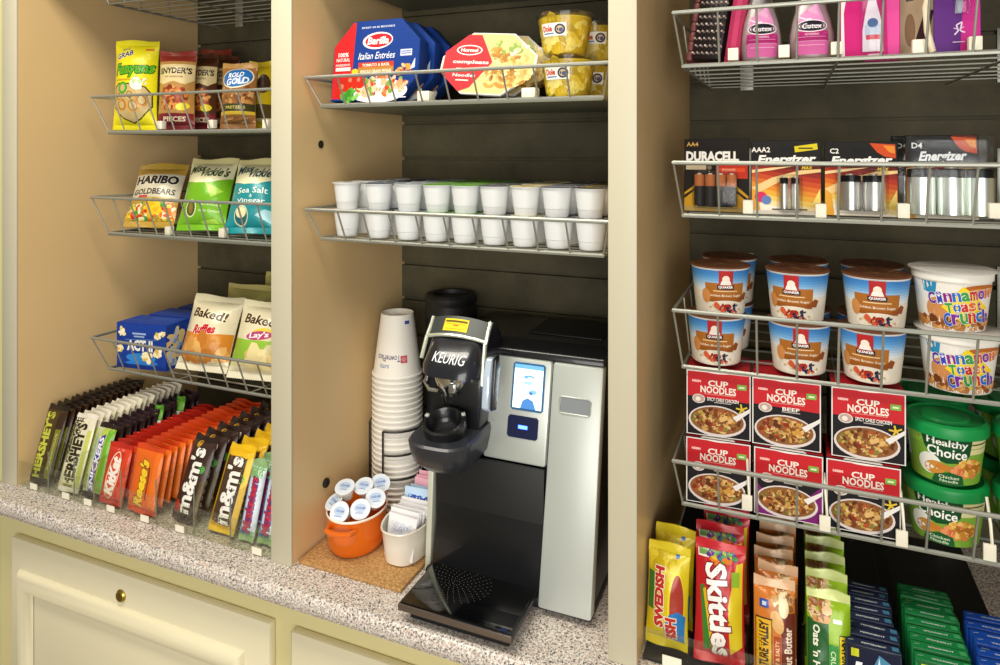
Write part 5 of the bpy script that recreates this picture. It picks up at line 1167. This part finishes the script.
for px, low, fl, lc, lb, rz, _, sd in spec:
    if fl not in prot: prot[fl] = o = noodle(lb, fl, lc, sd)
    else: o = clone(prot[fl], lb)
    yy = .092 if low else .096
    put(o, max(rx(px, yy), -.1325+.0425), yy, zn if low else zn+.0912, rz)
# ---------------------------------------------------------------- green soup cups
def soup(label):
    t = thing('soup_cup', label, 'soup cup', 'green soup cups in the low basket')
    rb, rt, h = .036, .0435, .0640; fn = cone_fn(rb, rt, h, -.06)
    part('cup_wall', MB().lathe([(rb-.004, 0), (rb-.001, .0006), (rb, .003), (rt, h), (.001, h)], 44, '#5c9a2a', cols=['#1f6a34', '#1f6a34', '#6aa02e', '#1f7a3a']), M['gloss'], t)
    a = Art().R(-.08, h*.02, .08, h*.98, '#7aa63a').P([(-.08, h*.98), (.08, h*.98), (.08, h*.78), (-.08, h*.70)], '#8fb84a').R(.016, h*.62, .06, h*.92, '#d8d29c').R(.020, h*.80, .050, h*.83, '#5a4a2a').R(.020, h*.72, .050, h*.735, '#8aa050').R(-.08, h*.35, -.052, h*.85, '#c9d4dc').R(-.077, h*.4, -.056, h*.8, '#34507a')
    a.P([(-.032, h*.95), (.021, h*.92), (.019, h*.60), (.010, h*.46), (-.006, h*.42), (-.021, h*.50), (-.029, h*.70)], '#164a28').T('Healthy', -.005, h*.80, h*.17, '#f0f2ea', w=.041, bold=.02, rot=-.04).T('Choice', -.005, h*.63, h*.18, '#f0f2ea', w=.041, bold=.02, rot=-.04)
    a.E(-.024, h*.36, .013, h*.20, '#e6e6dc', .5).E(-.018, h*.30, .012, h*.13, '#c98a3a', .2).P([(-.018, h*.30), (.006, h*.24), (.006, h*.34), (-.014, h*.42)], '#c07a30').blobs(.022, h*.34, .016, h*.17, 50, ['#d8a040', '#c48a34', '#e8c070', '#a86a24', '#d87a4a'], .0045, 8).blobs(.006, h*.30, .006, h*.08, 10, ['#e09060', '#c8683a'], .004, 3).P([(-.022, h*.03), (.014, h*.03), (.012, h*.20), (-.002, h*.26), (-.018, h*.18)], '#1a5a2e').T('Chicken', -.003, h*.155, h*.06, '#d8e4c8', w=.022).T('Noodle', -.003, h*.08, h*.055, '#d8e4c8', w=.02)
    part('printed_sleeve', MB().ink(a, fn, .006, clip=(-.08, h*.02, .08, h*.97)), M['gloss'], t, 'leaf green printed sleeve')
    part('green_lid', MB().lathe([(rt+.0005, h-.006), (rt+.003, h-.0055), (rt+.0035, h+.004), (rt+.002, h+.0075), (rt-.002, h+.0095), (rt-.004, h+.007), (.028, h+.0065), (.026, h+.010), (.001, h+.0105)], 44, '#0f8a44', caps=False), M['plastic'], t, 'bright green lid')
    return t
s0 = soup('green soup cup, upper one of the front pair beside the noodle boxes'); zs = ZR3+.0008; hs = .0752
sx_ = rx(945, .137)
put(s0, sx_, .138, zs+hs, 4); put(clone(s0, 'green soup cup, lower one of the front pair beside the noodle boxes'), sx_-.0005, .138, zs, -10)
put(clone(s0, 'green soup cup cut by the frame edge, upper'), sx_+.0965, .140, zs+hs, 50); put(clone(s0, 'green soup cup cut by the frame edge, lower'), sx_+.0965, .140, zs, 45)
for tier in (0, 1):
    put(clone(s0, 'green soup cup in shadow behind the front pair, %s' % ('lower', 'upper')[tier]), sx_-.002, .236, zs+tier*hs, 10)
    put(clone(s0, 'green soup cup in shadow behind the frame edge pair, %s' % ('lower', 'upper')[tier]), sx_+.096, .238, zs+tier*hs, 10)

# ---------------------------------------------------------------- sweets, bars and gum on the counter
tr2 = thing('sweets_tray', 'clear acrylic tray of sweets, bars and gum under the noodle basket', 'tray', loc=(P3R+.003, .018, CT))
tw2 = .44
part('front_lip', MB().box(0, tw2, 0, .003, 0, .044, .0006), M['clear'], tr2)
part('tray_floor', MB().box(0, tw2, .003, .46, 0, .003), M['blackm'], tr2, 'black tray floor')
part('back_wall', MB().box(0, tw2, .46, .463, 0, .06), M['clear'], tr2)
SX = [rx(p, .04) for p in (666, 719, 774, 833, 878, 949, 1010)]
for x in [rx(p, .04) for p in (690, 747.5, 803, 853, 908, 972)]:
    part('divider', MB().box(x-P3R-.003-.0009, x-P3R-.003+.0009, .004, .46, .003, .088, .0004), M['clear'], tr2)
for px in (672, 735, 800): part('price_label', MB().box(rx(px, .018)-P3R-.003-.012, rx(px, .018)-P3R-.003+.012, -.0012, -.0004, .003, .016), M['tag'], tr2)
def rowz(proto, desc, n, x, y0, dy, rz=0, tilt=12, jit=3, h0=0, dxs=0, seed=1, first=None):
    rd = random.Random(seed)
    for k in range(n):
        o = proto if k == 0 else clone(proto, 'x')
        o['label'] = (first or desc+', frontmost') if k == 0 else '%s, %s from the front' % (desc, NTH[k])
        put(o, x+rd.uniform(-.002, .002)*(k > 0)+dxs*k, y0+k*dy, CT+.008+h0+rd.uniform(0, .003)*(k > 0), rz+rd.uniform(-jit, jit)*(k > 0), tilt, rd.uniform(-1.5, 1.5)*(k > 0))
# chewy fish sweets
w, h = .056, .128
a = Art().R(-w/2, 0, w/2, h, '#d8c21c').blobs(0, h*.85, w*.5, h*.13, 30, ['#e4d03a', '#c9b018', '#dcc82a'], .008, 3)
a.E(w*.24, h*.42, w*.19, h*.36, '#e8d42a').E(w*.26, h*.44, w*.155, h*.30, '#a83a2e').R(-w*.46, h*.36, -w*.30, h*.72, '#3a7a2e')
a.T('SWEDISH', -w*.16, h*.50, w*.20, '#c42a2c', w=h*.56, rot=PI/2, bold=.06, outline='#f2ead0', ow=.06).P([(w*.0, h*.05), (w*.42, h*.08), (w*.46, h*.34), (w*.3, h*.40), (w*.1, h*.36), (-.002, h*.22)], '#2a7ac0').T('FISH', w*.13, h*.19, w*.22, '#c42a2c', w=h*.26, rot=PI/2, bold=.06, outline='#f2ead0', ow=.06).E(w*.22, h*.90, w*.05, h*.02, '#2a6ab8')
p = pouch('sweets_bag', 'x', 'sweets bag', 'sweets in the clear tray', w, h, .030, '#d8c21c', '#cbb41a', a, ('#dcc82a', '#d8c21c'), seed=121)
rowz(p, 'yellow chewy fish sweets bag', 2, SX[0], .042, .042, rz=-4, tilt=9, h0=.002, seed=5)
# rainbow sweets
w, h = .063, .144
a = Art().R(-w/2, 0, w/2, h, '#b81a26').P([(w*.22, h*.1), (w*.46, h*.18), (w*.46, h*.86), (w*.34, h*.84), (w*.18, h*.5)], '#d8c020').P([(-w*.40, h*.62), (-w*.32, h*.64), (-w*.12, h*.12), (-w*.3, h*.1)], '#3a7a2a').P([(-w*.34, h*.60), (-w*.28, h*.62), (-w*.08, h*.12), (-w*.14, h*.1)], '#d8b01c').R(-w*.44, h*.86, -w*.22, h*.945, '#e8e4d8').R(-w*.42, h*.875, -w*.24, h*.93, '#6a9a4a')
a.blobs(w*.10, h*.885, w*.3, h*.06, 26, ['#3a9a3a', '#5a2a8a', '#2a5ab0', '#d87a1c', '#4aaa4a', '#e0c01c'], .006, 7).T('Skittles', w*.0, h*.44, w*.40, '#f4efec', w=h*.76, rot=-PI/2+.10, bold=.035, outline='#7a0e18', ow=.035).R(w*.24, h*.66, w*.40, h*.78, '#8ab02a')
p = pouch('sweets_bag', 'x', 'sweets bag', 'sweets in the clear tray', w, h, .024, '#b81a26', '#a81822', a, ('#c01e2a', '#b81a26'), seed=122, wr=.0016)
rowz(p, 'red rainbow sweets bag with white upright letters', 4, SX[1], .040, .045, rz=2, tilt=12, h0=.0, dxs=0, jit=1.5, seed=8)
# granola bars
def granola(col, band, lab, c1, c2, seed, t1, t2):
    w, h = .049, .116
    a = Art().R(-w/2, 0, w/2, h, col).R(-w/2, h*.0, -w*.0, h*.72, band if seed == 124 else col).blobs(-w*.22 if seed == 124 else w*.22, h*.82, w*.22, h*.13, 30, ['#c99a60', '#a87038', '#e0c090', '#8a5528', '#ead8b0'], .006, seed)
    if seed == 124:
        a.R(-w*.5, 0, -w*.04, h*.70, '#1f5a26').T("Oats 'n Honey", -w*.30, h*.36, w*.20, '#f0ecd8', w=h*.62, rot=-PI/2, bold=.03).R(w*.0, 0, w*.22, h*.52, '#2f8a3a').T('CRUNCHY', w*.10, h*.28, w*.11, '#cfe6b0', w=h*.36, rot=-PI/2, bold=.02).R(w*.24, h*.0, w*.50, h*.62, '#2a3a12').R(w*.25, h*.0, w*.5, h*.61, '#e0c81c').T('NATURE VALLEY', w*.375, h*.32, w*.16, '#3a3410', w=h*.52, rot=-PI/2, bold=.05).R(w*.1, h*.72, w*.3, h*.76, '#e8ecd8')
    else:
        a.R(w*.16, 0, w*.5, h*.7, '#6a2a20').E(w*.06, h*.60, w*.15, h*.11, '#d8a868', .3).E(w*.22, h*.74, w*.12, h*.09, '#e8d0a8').T('Peanut Butter', w*.32, h*.30, w*.17, '#f0dcc4', w=h*.52, rot=PI/2, bold=.03).R(-w*.02, h*.0, w*.15, h*.46, '#a8481c').T('SWEET & SALTY', w*.065, h*.24, w*.09, '#f0c890', w=h*.36, rot=PI/2).R(-w*.46, 0, -w*.06, h*.62, '#3a2410').R(-w*.44, 0, -w*.08, h*.605, '#d8a81c').T('NATURE VALLEY', -w*.26, h*.32, w*.20, '#3a2410', w=h*.52, rot=PI/2, bold=.05).R(-w*.36, h*.72, -w*.14, h*.80, '#2a4a9a').R(-w*.30, h*.74, -w*.2, h*.78, '#c8d0e4')
    return pouch('granola_bar', 'x', 'granola bar', 'granola bars in the clear tray', w, h, .018, col, col, a, (c1, c2), seed=seed, pu=4, pv=6, waist=.01)
p = granola('#c8742a', '#c8742a', 0, '#d8b08a', '#c8742a', 123, 0, 0)
rowz(p, 'orange and brown peanut granola bar', 6, SX[2]+.001, .036, .034, rz=3, tilt=13, seed=3)
p = granola('#8fb41e', '#1f5a26', 0, '#c9d48a', '#8fb41e', 124, 0, 0)
rowz(p, 'lime and dark green oat granola bar', 5, SX[3]-.0045, .036, .042, rz=0, tilt=13, jit=.5, seed=4)
# gum packs, filed on edge
def gum(col, dark, txt, splash, seed):
    w, h, d = .059, .068, .0150
    t = thing('gum_pack', 'x', 'gum pack', 'gum packs in the clear tray')
    a = Art().R(-w/2, 0, w/2, h, dark).P([(-w*.2, 0), (w*.45, 0), (w*.48, h*.7), (w*.1, h*.9), (-w*.1, h*.5)], splash).P([(0, h*.3), (w*.1, h*.86), (w*.16, h*.5), (w*.3, h*.8), (w*.26, h*.3)], '#cfe2ee').T('Ice', -w*.05, h*.52, h*.34, '#f2f6fa', w=w*.55, shear=.2, bold=.06).R(-w*.40, h*.80, -w*.26, h*.93, '#c9cc2a')
    m = MB().box(-w/2, w/2, 0, d, 0, h, .0018, col)
    m.ink(a, lambda x, y, o: (x, -o, y), clip=(-w/2+.002, .002, w/2-.002, h-.002))
    tp = Art().R(-w/2, 0, w/2, d, col).T(txt, w*.02, d*.40, d*.20, '#e8eef2', w=w*.44, bold=.02).R(w*.34, d*.2, w*.46, d*.75, splash).L([(-w*.44, d*.45), (-w*.34, d*.55)], .0008, '#c8d4dc')
    m.ink(tp, lambda x, y, o: (x, y, h+o), clip=(-w/2+.002, .0016, w/2-.002, d-.0016))
    part('gum_box', m, M['gloss'], t)
    part('wrap_fold', MB().box(-w/2+.001, w/2-.001, -.0004, .0005, h-.004, h-.0005, .0002, dark), M['foil'], t)
    return t
for gi, (col, dk, tx, sp, n, X, nm) in enumerate((('#2a3350', '#171c34', 'PEPPERMINT', '#4a86a8', 8, SX[4]-.005, 'navy'), ('#1f8a4a', '#15602f', 'SPEARMINT', '#4ab070', 9, SX[5]-.004, 'emerald green'), ('#1c4fb4', '#12357e', 'WINTERGREEN', '#3a86d8', 7, SX[6]+.006, 'royal blue'))):
    p = gum(col, dk, tx, sp, 130+gi)
    rowz(p, '%s gum pack filed on edge' % nm, n, X, .030+.002*gi, .0168, rz=1, tilt=5, jit=1.0, h0=.004, seed=20+gi, first='%s gum pack filed on edge, frontmost in its row' % nm)
# ================================================================ LIGHT, CAMERA
def area(name, loc, target, sx, sy, power, col):
    l = bpy.data.lights.new(name, 'AREA'); l.shape = 'RECTANGLE'; l.size = sx; l.size_y = sy; l.energy = power; l.color = col
    o = bpy.data.objects.new(name, l); COL.objects.link(o); o.location = loc
    o.rotation_euler = (Vector(target)-Vector(loc)).to_track_quat('-Z', 'Y').to_euler(); return o
area('ceiling_light', (-.70, -.58, 2.5), (-.70, -.25, 1.0), 1.3, .3, 21, (1, .93, .80))
area('fill_light', (.5, -2.5, 1.4), (-.8, .2, 1.0), 1.9, 1.4, 50, (1, .97, .92))  # added soft fill, an unseen source that brightens fronts and side panels
w = bpy.data.worlds.new('room_air'); SC.world = w; w.use_nodes = True
w.node_tree.nodes['Background'].inputs[0].default_value = (*lin('#f2ead6'), 1); w.node_tree.nodes['Background'].inputs[1].default_value = .27
cd = bpy.data.cameras.new('camera'); cam = bpy.data.objects.new('camera', cd); COL.objects.link(cam)
cd.sensor_width = 36; cd.lens = F/1000*36; cd.shift_y = -(332.5-HY)/1000; cd.clip_start = .02
cam.location = (0, -D, H); cam.rotation_euler = (PI/2, 0, TH)
SC.camera = cam
vs = SC.view_settings; vs.view_transform = 'Standard'; vs.look = 'None'; vs.exposure = 0.06; vs.gamma = 1; vs.use_curve_mapping = False
SC.cycles.use_denoising = True; SC.cycles.transparent_max_bounces = 20; SC.cycles.max_bounces = 8
